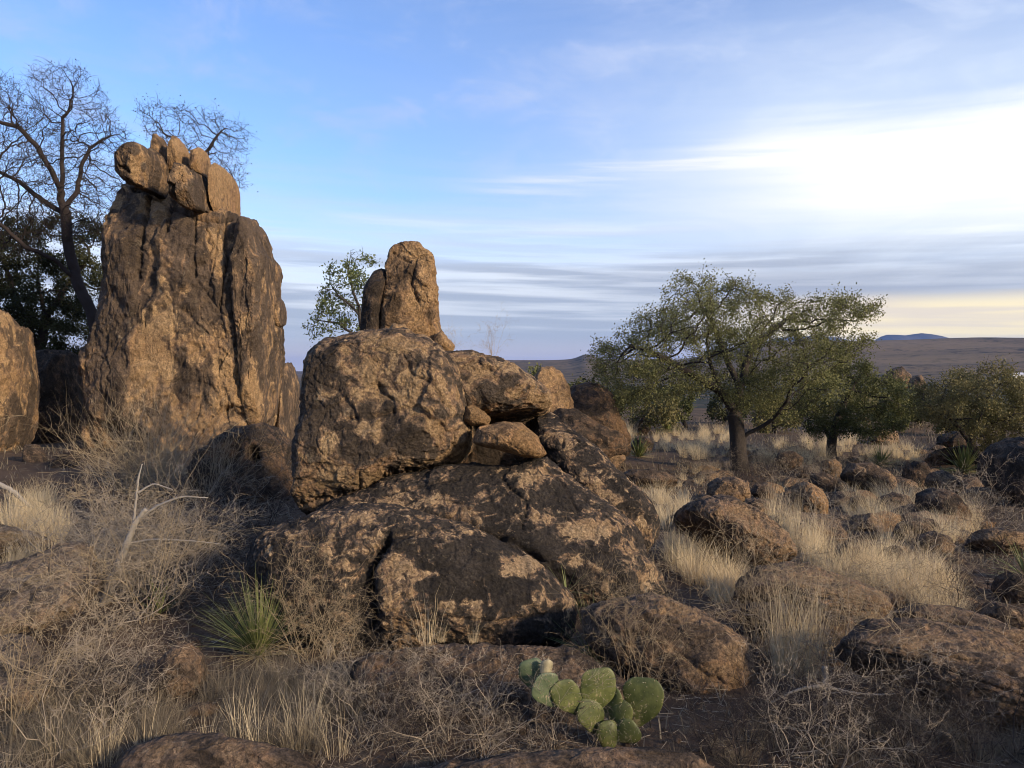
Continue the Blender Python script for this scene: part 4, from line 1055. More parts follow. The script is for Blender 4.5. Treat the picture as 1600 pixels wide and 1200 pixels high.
# leafy scrub on the hill edge behind the oaks
SCRUB = [(815, 600, 845, 578, 26), (905, 655, 925, 590, 24), (985, 652, 1020, 606, 27), (1075, 655, 1050, 600, 29), (1130, 660, 1135, 610, 31), (1210, 662, 1210, 612, 27), (1395, 655, 1395, 598, 28), (1440, 660, 1440, 606, 30), (1342, 665, 1345, 610, 32), (880, 640, 872, 605, 23), (950, 640, 955, 600, 33), (1480, 672, 1490, 620, 26)]
for k, (bx_, by_, tx_, ty_, Ys) in enumerate(SCRUB):
    rg = np.random.default_rng(300 + k)
    gz = H((bx_ - 800) / F * Ys, Ys)[0]
    pyb = 580 + (1.7 - gz) / Ys * F
    wd = rg.uniform(34, 52) * 26 / Ys
    hh = pyb - ty_
    out_ = [(tx_ + wd * cos(a) * rg.uniform(0.75, 1.1), ty_ + hh * 0.48 + hh * 0.5 * sin(a) * rg.uniform(0.8, 1.05)) for a in np.linspace(0, 6.0, 13)]
    tree('scrub_oak', 'leafy dark scrub oak in the brush along the hill edge behind the large oak', 'shrub', [pts(Ys, (bx_, pyb + 3), ((bx_ + tx_) / 2, pyb - hh * 0.3), (tx_, pyb - hh * 0.6))],
         out_, Ys, wd * Ys / F, 170, 0.2, 0.25, 310 + k, 0.07, 0.007, 3600, ('oak_leaf', 'dark_leaf', 'oak_leaf_pale')[k % 3], 0.10, twig_len=0.34, group='scrub oaks along the hill edge')


# ------------------------------------------------------------------ bare shrubs
def shrub_mesh(seed, stems, height, spread, r0, mat, levels=3, wander=0.28, kids=(3, 6), up=0.15, seg=7):
    rg = np.random.default_rng(seed)
    A0, A1, Q0, Q1, rv = [], [], [], [], []

    def branch(p, d, L, r, lev, c):
        q = p; n = seg if lev == levels else max(3, seg - 2 * (levels - lev))
        nodes = []
        for i in range(n):
            d = d + rg.normal(size=3) * wander; d[2] += up * (0.4 if lev == levels else 0.1); d = d / np.linalg.norm(d)
            e = q + d * L / n
            if e[2] < 0.01: d[2] = abs(d[2]) + 0.15; e = q + d * L / n
            ra, rb = r * (1 - 0.75 * i / n), r * (1 - 0.75 * (i + 1) / n)
            A0.append(q); A1.append(e); Q0.append(ra); Q1.append(rb); rv.append(c)
            nodes.append((e, d, rb)); q = e
        if lev > 0:
            for _ in range(rg.integers(*kids)):
                e, d0, rb = nodes[rg.integers(max(0, n // 4), n)]
                t = rg.normal(size=3); t = t - d0 * (t @ d0); t /= np.linalg.norm(t) + 1e-9
                nd = d0 * rg.uniform(0.4, 0.9) + t * rg.uniform(0.5, 1.0)
                branch(e, nd / np.linalg.norm(nd), L * rg.uniform(0.35, 0.62), max(rb * 0.75, 0.0011), lev - 1, np.clip(c + rg.normal() * 0.15, 0, 1))
    for s in range(stems):
        a = rg.uniform(0, 2 * pi); t = spread * sqrt(rg.random())
        d = np.array((cos(a) * t, sin(a) * t, 1.0)); d /= np.linalg.norm(d)
        p = np.array((cos(a), sin(a), 0)) * rg.uniform(0, 0.06 * height)
        branch(p, d, height * rg.uniform(0.65, 1.15), r0 * rg.uniform(0.7, 1.1), levels, rg.random() ** 2.0)
    V, Fq = tubes(A0, A1, Q0, Q1, 3)
    return mesh_np('bare_shrub', V, [Fq], [M[mat]], attrs={'rnd': np.repeat(rv, 6)})


SH = {}
for k in range(3):
    SH['grey', k] = shrub_mesh(500 + k, 9, 0.62, 0.9, 0.0046, 'twig_grey', 3, 0.30, (3, 6))
    SH['tan', k] = shrub_mesh(520 + k, 9, 0.75, 0.55, 0.0036, 'twig_tan', 3, 0.16, (3, 5))
    SH['dark', k] = shrub_mesh(540 + k, 8, 0.60, 1.1, 0.0045, 'twig_dark', 3, 0.34, (3, 6))
for k in range(2):
    SH['whip', k] = shrub_mesh(560 + k, 60, 1.15, 1.25, 0.0050, 'twig_tan', 1, 0.10, (4, 7), 0.05, 9)
    SH['pale', k] = shrub_mesh(570 + k, 9, 0.85, 0.95, 0.0080, 'dead_wood', 3, 0.32, (4, 7))


def put_shrub(kind, px, py, sc, label, group=None, Y=None, name='bare_shrub', seed=0, at_z=None):
    rg = np.random.default_rng(int(px * 7 + py * 13 + seed))
    ks = [k for k in SH if k[0] == kind]
    P = gp(px, py) if Y is None else at(px, py, Y)
    return obj(name, SH[ks[rg.integers(len(ks))]], P - np.array((0, 0, 0.01)), label=label, cat='shrub', group=group, rz=rg.uniform(0, 6.28), sc=float(sc * rg.uniform(0.9, 1.1)))


put_shrub('whip', 245, 775, 1.15, 'wide straw-coloured broom bush of fine stems against the tower foot', name='broom_bush')
put_shrub('whip', 200, 770, 0.95, 'pale spreading broom bush beside the darker tower edge', name='broom_bush', seed=2)
put_shrub('whip', 320, 790, 0.85, 'thin broom bush in shade under the tower', name='broom_bush', seed=3)
LEFT = [(230, 905), (275, 880), (190, 860), (255, 850), (300, 900), (330, 850), (170, 985), (225, 975), (270, 960), (95, 1075), (150, 1050), (190, 1075), (40, 1130), (120, 1120), (190, 1130), (210, 930), (180, 920), (10, 1160), (90, 1180), (240, 820), (260, 940), (205, 890)]
for k, (a, b) in enumerate(LEFT):
    put_shrub(('grey', 'grey', 'tan', 'grey', 'dark')[k % 5], a, b, 0.85 + 0.35 * (b < 1000), 'leafless grey shrub in the thicket left of the yucca, below the straw grass', 'bare shrubs of the thicket by the yucca')
put_shrub('pale', 215, 930, 1.0, 'bleached grey shrub standing highest in the thicket with silvery branches', name='bare_shrub')
for a, b, s in ((180, 900, 0.9), (260, 905, 0.85), (290, 890, 0.8)):
    put_shrub('pale', a, b, s, 'pale thick-stemmed dead shrub around the bleached slanting branch', 'dead shrubs around the bleached branch')
for a, b, s in ((486, 1040, 0.85), (512, 1046, 0.7), (470, 1034, 0.8), (535, 1056, 0.55)):
    put_shrub('tan', a, b, s, 'tall tan weed stems between the yucca and the whale-backed boulder', 'tan weed stems by the yucca', name='dry_weed')
for a, b, s in ((980, 1075, 0.8), (1010, 1090, 0.7), (955, 1060, 0.65)):
    put_shrub('tan', a, b, s, 'dry tan weed rising behind the prickly pear against the rounded boulder', 'tan weeds behind the prickly pear', name='dry_weed')
MID = [(590, 1130), (650, 1150), (700, 1160), (760, 1150), (820, 1160), (860, 1180), (560, 1165), (620, 1190), (690, 1195), (750, 1190), (800, 1120), (700, 1120), (540, 1120)]
for k, (a, b) in enumerate(MID):
    put_shrub(('grey', 'dark', 'grey')[k % 3], a, b, 0.62, 'low grey twiggy shrub in front of the low flat slab', 'twiggy shrubs before the low slab')
BR = [(1110, 1180), (1170, 1165), (1230, 1180), (1290, 1170), (1350, 1185), (1410, 1170), (1470, 1180), (1200, 1130), (1260, 1135), (1330, 1140), (1390, 1130), (1450, 1140), (1520, 1190), (1150, 1200), (1310, 1200), (1430, 1200)]
for k, (a, b) in enumerate(BR):
    put_shrub(('dark', 'dark', 'grey')[k % 3], a, b, 0.60, 'dark tangled bare shrub around the forked dead branch at the bottom', 'dark shrubs around the dead branch')
TW = [(1330, 1050), (1370, 1060), (1400, 1070), (1430, 1085), (1300, 1030), (1345, 1080), (1455, 1095), (1270, 1040)]
for k, (a, b) in enumerate(TW):
    put_shrub(('tan', 'grey')[k % 2], a, b, 0.85, 'pale bare twigs growing in front of the long smooth slab', 'pale twigs before the smooth slab')
for a, b, s in ((1178, 1030, 0.95), (1192, 1020, 0.85), (1168, 1015, 0.7)):
    put_shrub('tan', a, b, s, 'stiff upright dry stalk beside the ridged slab and tall straw tuft', 'dry stalks beside the ridged slab', name='dry_weed')
UN = [(1160, 760), (1300, 755), (1400, 785), (1530, 800), (1560, 870), (1280, 850), (1465, 740), (1180, 740), (1200, 745), (1225, 752), (1255, 740), (1280, 745), (1330, 735), (1350, 750), (1215, 725), (1120, 745), (1075, 740), (1100, 760), (1480, 790), (1550, 830), (1590, 800), (1440, 870), (1230, 735)]
for k, (a, b) in enumerate(UN):
    put_shrub(('dark', 'grey')[k % 2], a, b, 0.95, 'bare brown shrub in the brush below the oaks', 'bare shrubs below the oaks')
for a, b in ((1520, 1020), (1560, 990), (1580, 1180), (1490, 960), (1560, 930)):
    put_shrub('dark', a, b, 0.7, 'bare dark shrub near the end of the long smooth slab', 'dark shrubs by the smooth slab')
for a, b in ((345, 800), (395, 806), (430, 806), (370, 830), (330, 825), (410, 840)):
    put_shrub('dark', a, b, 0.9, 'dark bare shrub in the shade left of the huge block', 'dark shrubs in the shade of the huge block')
put_shrub('tan', 770, 565, 0.5, 'tiny dry bush against the sky on the humped boulder', Y=7.9, name='dry_weed')
put_shrub('tan', 704, 556, 0.35, 'tiny dry sprig behind the stone at the spire foot', Y=7.9, name='dry_weed')


# ------------------------------------------------------------------ grass
def tuft_mesh(seed, blades, height, spread, width, mat, lean=0.0, stiff=0.5, seeds=0):
    rg = np.random.default_rng(seed); n = blades
    a = rg.uniform(0, 2 * pi, n); rr = np.sqrt(rg.random(n)) * spread * 0.35
    p = np.stack([np.cos(a) * rr, np.sin(a) * rr, np.zeros(n)], 1)
    out = np.stack([np.cos(a), np.sin(a), np.zeros(n)], 1) * (rg.random(n) ** 0.8)[:, None]
    h = height * (0.25 + 0.85 * rg.random(n) ** 1.4)
    tw = rg.uniform(0, 2 * pi, n); side = np.stack([np.cos(tw), np.sin(tw), np.zeros(n)], 1)
    V = []; lev = 5
    for i in range(lev):
        t = i / (lev - 1)
        c = p + out * (spread * (0.25 * t + (1 - stiff) * t ** 2.2))[:, None] if np.ndim(t) else p + out * spread * (0.25 * t + (1 - stiff) * t ** 2.2)
        c = c + rg.normal(size=(n, 3)) * 0.024 * height * t
        c[:, 2] += h * (t - 0.18 * (1 - stiff) * t ** 3); c[:, 0] += lean * h * t ** 2
        w = width * (1 - 0.85 * t)
        V += [c - side * w * 0.5, c + side * w * 0.5]
    V = np.stack(V, 1).reshape(-1, 3)
    b = (np.arange(n) * 2 * lev)[:, None]
    Fq = np.concatenate([np.stack([b + 2 * i, b + 2 * i + 1, b + 2 * i + 3, b + 2 * i + 2], 2).reshape(-1, 4) for i in range(lev - 1)])
    return mesh_np('grass_tuft', V, [Fq], [M[mat]], attrs={'rnd': np.repeat(np.clip(rg.normal(0.5, 0.38, n), 0, 1), 2 * lev)})


GR = {}
for k in range(4):
    GR['straw', k] = tuft_mesh(700 + k, 125, 0.58, 0.36, 0.0068, 'straw', 0.10 * k - 0.15, 0.35)
    GR['tall', k] = tuft_mesh(710 + k, 105, 0.85, 0.32, 0.0058, 'straw', -0.12 + 0.06 * k, 0.6)
    GR['grey', k] = tuft_mesh(720 + k, 120, 0.36, 0.30, 0.0032, 'grey_grass', 0.04, 0.35)
    GR['fine', k] = tuft_mesh(730 + k, 46, 0.34, 0.17, 0.0026, 'straw', 0.03 * k, 0.55)


def clear(P, f=0.9):
    return not any(((P[0] - fx) / (rx * f)) ** 2 + ((P[1] - fy) / (ry * f)) ** 2 < 1 for fx, fy, rx, ry, _ in FOOT)


REST = {'straw': [], 'grey_grass': []}


def grass_patch(kind, poly, n, sc, label, group, seed, f=0.9, rest=0):
    """n tufts of their own; `rest` more join the uncountable far grass"""
    rg = np.random.default_rng(seed); P_ = np.array(poly, float); c = t = 0
    ks = [k for k in GR if k[0] == kind]
    while c < n + rest and t < 40 * (n + rest):
        t += 1
        x, y = rg.uniform(P_[:, 0].min(), P_[:, 0].max()), rg.uniform(P_[:, 1].min(), P_[:, 1].max())
        if not in_poly(np.array([x]), np.array([y]), P_)[0]: continue
        P = gp(x, y)
        if not clear(P, f): continue
        me = GR[ks[rg.integers(len(ks))]]; rz = rg.uniform(0, 6.28); s_ = float(sc * rg.uniform(0.6, 1.15)); P = P - np.array((0, 0, 0.015))
        if c % max(1, round((n + rest) / max(n, 1))) == 0 or not rest:
            obj('grass_tuft', me, P, label=label, cat='grass tuft', group=group, rz=rz, sc=s_)
        else:
            REST['grey_grass' if kind == 'grey' else 'straw'].append((me, P, rz, s_ * 0.9))
        c += 1


def rest_of_the_grass():
    for mat, L in REST.items():
        Vs, Fs, rv, off = [], [], [], 0
        for me, P, rz, s_ in L:
            V = np.zeros(len(me.vertices) * 3, np.float32); me.vertices.foreach_get('co', V); V = V.reshape(-1, 3) * s_
            c, s = cos(rz), sin(rz)
            V = np.stack([V[:, 0] * c - V[:, 1] * s, V[:, 0] * s + V[:, 1] * c, V[:, 2]], 1) + P
            Fq = np.zeros(len(me.loops), np.int32); me.loops.foreach_get('vertex_index', Fq); Fs.append(Fq.reshape(-1, 4) + off)
            r_ = np.zeros(len(me.vertices), np.float32); me.attributes['rnd'].data.foreach_get('value', r_); rv.append(r_)
            Vs.append(V); off += len(V)
        if Vs:
            obj('dry_grass', mesh_np('dry_grass', np.vstack(Vs), [np.vstack(Fs)], [M[mat]], attrs={'rnd': np.concatenate(rv)}), kind='stuff',
                label='pale dry grass filling the stands among the oaks' if mat == 'straw' else 'wispy grey grass filling the near soil')


grass_patch('straw', [(958, 690), (985, 672), (1000, 680), (995, 700), (970, 702)], 9, 0.9, 'pale straw tuft glowing beside the big leaning slab', 'pale tufts beside the leaning slab', 1)
grass_patch('straw', [(1000, 690), (1050, 680), (1140, 672), (1145, 715), (1090, 722), (1040, 712)], 20, 0.75, 'pale straw tuft in the bright stand behind the trunk of the large oak', 'bright straw stand behind the large oak', 2, rest=50)
grass_patch('straw', [(1165, 705), (1240, 690), (1340, 685), (1345, 712), (1260, 728), (1180, 730)], 18, 0.8, 'straw tuft in the stand between the two oak trunks', 'straw stand between the oak trunks', 3, rest=46)
grass_patch('straw', [(1340, 705), (1430, 700), (1435, 728), (1350, 728)], 10, 0.75, 'straw tuft around the far yucca on the slope', 'straw tufts around the far yucca', 4, rest=16)
grass_patch('straw', [(978, 795), (1050, 770), (1085, 770), (1050, 830), (1010, 822)], 20, 0.66, 'straw tuft beside the steep slab uphill of the flat-topped boulder', 'straw tufts beside the steep slab', 5)
grass_patch('straw', [(1030, 850), (1075, 845), (1135, 880), (1150, 930), (1110, 950), (1060, 900)], 26, 0.62, 'straw tuft in the strip between the broad apron and the flat-topped boulder', 'straw strip beside the broad apron', 6)
grass_patch('tall', [(1205, 815), (1230, 815), (1300, 880), (1290, 900), (1250, 875)], 17, 0.62, 'tall golden tuft at the lit end of the flat-topped boulder', 'golden tufts at the end of the flat-topped boulder', 7)
grass_patch('straw', [(1290, 900), (1350, 870), (1450, 885), (1510, 940), (1500, 985), (1400, 940), (1330, 920)], 46, 0.56, 'straw tuft in the big stand uphill of the long slabs', 'big straw stand above the long slabs', 8, rest=40)
grass_patch('tall', [(1215, 1030), (1260, 1025), (1265, 1065), (1225, 1065)], 7, 0.62, 'tall golden tuft in the gap between rounded boulder and ridged slab', 'golden tufts below the ridged slab', 9)
grass_patch('straw', [(1290, 780), (1360, 770), (1520, 800), (1530, 850), (1380, 850)], 30, 0.6, 'small dry tuft among stones on the slope', 'dry tufts among the slope stones', 10, rest=40)
grass_patch('straw', [(0, 800), (70, 780), (110, 800), (80, 880), (0, 900)], 22, 0.7, 'straw tuft in the lit patch beneath the round tan boulder', 'straw patch beneath the round tan boulder', 11, rest=14)
grass_patch('grey', [(0, 1090), (200, 1080), (520, 1110), (520, 1200), (0, 1200)], 40, 0.62, 'wispy grey grass tuft along the bottom beside the flat brown rock', 'grey grass along the bottom', 12, rest=50)
grass_patch('grey', [(330, 1060), (560, 1060), (560, 1130), (330, 1130)], 20, 0.62, 'wispy grey grass tuft under the yucca', 'grey grass under the yucca', 13, rest=60)
grass_patch('fine', [(60, 1160), (330, 1160), (520, 1150), (540, 1195), (60, 1198)], 14, 1.0, 'small straw tuft brighter than the grey grass around it at the bottom', 'bright tufts in the grey grass', 14)
grass_patch('grey', [(1050, 1140), (1600, 1130), (1600, 1200), (1050, 1200)], 12, 0.6, 'thin grey grass tuft in the soil by the dead branch', 'thin grass by the dead branch', 15, rest=20)
grass_patch('straw', [(960, 740), (1140, 735), (1150, 770), (1090, 770)], 10, 0.45, 'low straw tuft on the bare ground before the oak trunk', 'low tufts before the oak trunk', 16)
for a, b, s, l in ((668, 1004, 1.0, 'bright fan of straw grass growing at the foot of the whale-backed boulder'), (740, 1004, 0.45, 'small straw tuft next to the bright fan on the low slab'), (690, 1003, 0.4, 'short straw tuft between fan and small tuft on the low slab')):
    obj('grass_tuft', GR['fine', 0 if s > 0.8 else 2], at(a, b, 4.72), label=l, cat='grass tuft', sc=s)


rest_of_the_grass()


def ground_cover():
    """uncountable short dead grass, litter and twigs on the soil"""
    rg = np.random.default_rng(900)
    Vs, Fs, rv, off = [], [], [], 0
    cells = [((-4.5, 4.5), (2.6, 7.5), 9000, 0.10), ((0, 9), (6, 18), 12000, 0.13), ((-9, 0), (7, 15), 5000, 0.15), ((0, 16), (17, 34), 9000, 0.22)]
    for (xa, xb), (ya, yb), n, hh in cells:
        x = rg.uniform(xa, xb, n); y = rg.uniform(ya, yb, n)
        dens = gnoise(np.stack([x * 0.9, y * 0.9, 0 * x + 4], 1)) + 0.4 * gnoise(np.stack([x * 3, y * 3, 0 * x + 8], 1))
        k = dens > rg.uniform(-0.5, 0.5, n) - 0.05; x, y = x[k], y[k]; n = len(x)
        z = H(x, y)
        a = rg.uniform(0, 2 * pi, n); h = hh * rg.uniform(0.3, 1.0, n); le = rg.uniform(0.2, 1.6, n) * h
        p = np.stack([x, y, z - 0.005], 1)
        q = p + np.stack([np.cos(a) * le * 0.4, np.sin(a) * le * 0.4, h * 0.65], 1)
        e = p + np.stack([np.cos(a) * le, np.sin(a) * le, h], 1)
        w = (0.0022 + 0.00022 * np.hypot(x, y))[:, None] * np.stack([-np.sin(a), np.cos(a), 0 * a], 1)
        V = np.stack([p - w, p + w, q - w * 0.8, q + w * 0.8, e], 1).reshape(-1, 3)
        b = (np.arange(n) * 5)[:, None] + off
        Fs.append((b + np.array([[0, 1, 3, 2]]), b + np.array([[2, 3, 4]]))); Vs.append(V); off += len(V); rv.append(np.repeat(rg.random(n), 5))
    obj('dead_grass', mesh_np('dead_grass', np.vstack(Vs), [np.vstack([f[0] for f in Fs]), np.vstack([f[1] for f in Fs])], [M['grey_grass']], attrs={'rnd': np.concatenate(rv)}), kind='stuff',
        label='sparse short dead grass covering the brown soil')
    # fallen twigs and bits
    n = 9000
    x = rg.uniform(-4.5, 5.5, n); y = 2.5 + 6.5 * rg.random(n) ** 1.3
    a = rg.uniform(0, 2 * pi, n); L = rg.uniform(0.03, 0.16, n)
    p = np.stack([x, y, H(x, y) + 0.006], 1); d = np.stack([np.cos(a), np.sin(a), rg.uniform(-0.05, 0.25, n)], 1)
    r = rg.uniform(0.0010, 0.0026, n)
    V, Fq = tubes(p, p + d * L[:, None], r, r * 0.6, 3)
    obj('twig_litter', mesh_np('twig_litter', V, [Fq], [M['twig_grey']], attrs={'rnd': np.repeat(rg.random(n), 6)}), kind='stuff', label='fallen grey twigs lying over the near soil')
    # gravel
    S, Fc = ico(1)
    n = 6000
    x = rg.uniform(-4, 9, n); y = 2.5 + 14 * rg.random(n) ** 1.6
    s = rg.uniform(0.004, 0.012, n) * (1 + y / 9)
    c = np.stack([x, y, H(x, y) + 0.2 * s], 1)
    V = (c[:, None] + S[None] * s[:, None, None] * rg.uniform(0.6, 1.3, (n, 1, 3))).reshape(-1, 3)
    Fq = (Fc[None] + (np.arange(n) * len(S))[:, None, None]).reshape(-1, 3)
    obj('gravel', mesh_np('gravel', V, [Fq], [M['dull']]), kind='stuff', label='loose brown gravel over the near soil')


ground_cover()


# ------------------------------------------------------------------ yuccas
def yucca_mesh(seed, n, L, width, up, mats, dry=0.15):
    rg = np.random.default_rng(seed)
    V, Fa, mi = [], [], []
    lev = 5; vo = 0; Fm = {0: [], 1: []}; rv = []
    for i in range(n):
        a = rg.uniform(0, 2 * pi); dr = rg.random() < dry
        e = rg.uniform(up, 1.45) if not dr else rg.uniform(-0.1, 0.5)
        l = L * rg.uniform(0.7, 1.05) * (0.8 if dr else 1)
        bend = rg.uniform(0.08, 0.34)
        d = np.array((cos(a) * cos(e), sin(a) * cos(e), sin(e))); s = np.array((-sin(a), cos(a), 0))
        for k in range(lev):
            t = k / (lev - 1)
            c = d * l * t + np.array((0, 0, -bend * l * t * t * cos(e) * (2.0 if dr else 1.0)))
            c[2] = max(c[2], 0.01 if k else 0)
            w = width * (0.7 + 0.6 * t if t < 0.3 else 0.95 * (1 - t) ** 0.8 + 0.02)
            up_ = np.cross(s, d) * w * 0.25
            V += [c - s * w * 0.5 + up_, c, c + s * w * 0.5 + up_]
        for k in range(lev - 1):
            b = vo + 3 * k
            Fm[1 if dr else 0] += [(b, b + 1, b + 4, b + 3), (b + 1, b + 2, b + 5, b + 4)]
        vo += 3 * lev; rv += [rg.random()] * (3 * lev)
    return [mesh_np('leaves', V, [np.array(Fm[j])], [M[mats[j]]], attrs={'rnd': rv}) for j in (0, 1) if Fm[j]]


def yucca(px, py, n, L, w, label, seed, up=0.35, Y=None):
    P = gp(px, py) if Y is None else at(px, py, Y)
    root = bpy.data.objects.new('yucca', None); COL.objects.link(root); root.location = P
    root['label'] = label; root['category'] = 'yucca'
    ms = yucca_mesh(seed, n, L, w, up, ('yucca', 'yucca_dry'))
    obj('green_leaves', ms[0], parent=root)
    if len(ms) > 1: obj('dry_leaves', ms[1], parent=root)


yucca(404, 1026, 300, 0.55, 0.0085, 'large spiky green yucca fan beside the whale-backed boulder', 1, 0.55)
yucca(1042, 676, 90, 0.62, 0.045, 'green yucca in the bright straw grass behind the oak', 2, 0.3)
yucca(998, 714, 80, 0.60, 0.04, 'dark green yucca at the lower end of the big leaning slab', 3, 0.35)
yucca(1506, 738, 120, 0.72, 0.045, 'spiky yucca in front of the far leaning oak', 4, 0.2)
yucca(1376, 728, 80, 0.55, 0.04, 'grey-green yucca in straw grass by the small oak', 5, 0.3)
yucca(925, 1030, 70, 0.42, 0.010, 'grassy green yucca squeezed between whale-backed and rounded boulders', 6, 0.35)
yucca(885, 926, 14, 0.26, 0.010, 'few thin green blades sprouting at the end of the whale-backed boulder', 7, 0.2, Y=5.5)
yucca(1606, 905, 60, 0.42, 0.022, 'half-seen spiky yucca above the dark rounded boulder', 8, 0.2)
yucca(250, 960, 40, 0.34, 0.010, 'small yellow-green yucca inside the grey thicket', 9, 0.5)


# ------------------------------------------------------------------ prickly pear
def cactus_mat(name, a, b, c):
    m, nt, bs, out = new_mat(name)
    co = ocoord()
    n = noise(co, 14.0, 5, 0.6); base = mixc(smooth(n, 0.35, 0.65), a, b)
    vo = nt.nodes.new('ShaderNodeTexVoronoi'); vo.inputs['Scale'].default_value = 44.0; vo.inputs['Randomness'].default_value = 0.8
    nt.links.new(co.s, vo.inputs['Vector'])
    dots = smooth(E(vo.outputs['Distance']), 0.20, 0.10)
    scar = smooth(noise(co, 9.0, 6, 0.7, 0.4), 0.58, 0.64)
    col = mixc(dots * 0.45, mixc(scar * 0.8, base, c), (0.34, 0.27, 0.15))
    nt.links.new(col.s, bs.inputs['Base Color'])
    bs.inputs['Roughness'].default_value = 0.5; bs.inputs['Specular IOR Level'].default_value = 0.35
    bump_on(bs, (dots, 0.5, 0.006), (n, 0.25, 0.02))
    return m


M['pad'] = cactus_mat('cactus_skin', (0.054, 0.066, 0.018), (0.112, 0.120, 0.036), (0.34, 0.28, 0.15))
M['pad_blue'] = cactus_mat('shaded_cactus_skin', (0.058, 0.078, 0.038), (0.092, 0.115, 0.055), (0.36, 0.30, 0.20))  # bluer copy of the pad skin, shade put into its colour
M['pad_dry'] = cactus_mat('dry_cactus_skin', (0.24, 0.205, 0.12), (0.33, 0.285, 0.175), (0.30, 0.22, 0.12))
M['spine'] = simple_mat('cactus_spine', (0.45, 0.38, 0.26), (0.65, 0.58, 0.42), 0.6)


def cactus():
    Yc = gp(952, 1168)[1]
    root = bpy.data.objects.new('prickly_pear', None); COL.objects.link(root); root.location = at(952, 1168, Yc)
    root['label'] = 'green prickly pear cactus with flat pads growing against the low slab'; root['category'] = 'cactus'
    o0 = np.array(root.location)
    S, Fc = ico(5)
    #        centre px      w   h   roll  yaw   dy    mat
    PADS = [(951, 1153, 34, 40, -0.10, 0.20, 0.00, 'pad', None), (926, 1122, 40, 50, -0.45, 0.35, 0.02, 'pad', None), (967, 1126, 38, 50, 0.25, -0.50, 0.04, 'pad', None), (934, 1078, 56, 52, 0.05, 0.12, 0.03, 'pad', None),
            (891, 1092, 42, 56, -0.75, 0.30, 0.01, 'pad', None), (855, 1080, 44, 46, -0.55, 0.45, -0.01, 'pad_blue', None), (955, 1097, 32, 42, 0.35, -0.75, 0.07, 'pad', None), (1004, 1096, 60, 60, 0.20, -0.30, 0.06, 'pad', None),
            (980, 1145, 38, 30, 0.95, -0.25, 0.00, 'pad', None), (834, 1056, 40, 42, -0.35, 0.2, 0.06, 'pad_blue', None),
            (854, 1046, 20, 24, 0.15, 0.3, 0.02, 'pad_dry', 'pale dried pad')]
    rg = np.random.default_rng(5)
    for (px, py, w, h, roll, yaw, dy, mt, lab) in PADS:
        u = Yc / F; W, Hh = w * u * 0.64, h * u * 0.70
        t = S[:, 2]                                     # along the pad
        wid = np.sqrt(np.maximum(1 - t ** 2, 0)) * (0.80 + 0.32 * t - 0.06 * t ** 2)
        rho = np.sqrt(S[:, 0] ** 2 + S[:, 1] ** 2) + 1e-9
        X = S[:, 0] / rho * wid * W; Yv = S[:, 1] / rho * np.abs(wid) * 0.014 * (1 + 0.25 * (1 - t))
        X = np.sign(S[:, 0]) * np.abs(S[:, 0] / rho) ** 0.9 * wid * W
        Z = t * Hh
        edge = 1 + 0.13 * gnoise(np.stack([X / W * 1.4 + px, Z / Hh * 1.4, 0 * X], 1))
        X = X * edge; Z = Z * edge
        Yv = Yv + 0.016 * (X / W) ** 2 * rg.uniform(-1, 1) + 0.012 * (Z / Hh) ** 2 * rg.uniform(-1, 1)
        V = np.stack([X, Yv, Z], 1)
        cr_, sr = cos(roll), sin(roll); V = np.stack([V[:, 0] * cr_ + V[:, 2] * sr, V[:, 1], -V[:, 0] * sr + V[:, 2] * cr_], 1)
        cy, sy_ = cos(yaw), sin(yaw); V = np.stack([V[:, 0] * cy - V[:, 1] * sy_, V[:, 0] * sy_ + V[:, 1] * cy, V[:, 2]], 1)
        c = at(px, py, Yc + dy) - o0
        N = vnormals(V, Fc)
        ii = rg.choice(len(V), 50, replace=False)
        p0 = np.repeat(V[ii], 2, 0) - np.repeat(N[ii], 2, 0) * 0.001; dr = np.repeat(N[ii], 2, 0) + rg.normal(size=(100, 3)) * 0.5; dr /= np.linalg.norm(dr, axis=1)[:, None]
        Vs, Fs = tubes(p0, p0 + dr * rg.uniform(0.008, 0.022, 100)[:, None], np.full(100, 0.0005), np.full(100, 0.0002), 3)
        me = mesh_np('pad', np.vstack([V, Vs]), [Fc, Fs + len(V)], [M[mt], M['spine']])
        mi = np.zeros(len(me.polygons), np.int32); mi[len(Fc):] = 1; me.polygons.foreach_set('material_index', mi)
        obj('pad', me, c, root, lab)


cactus()


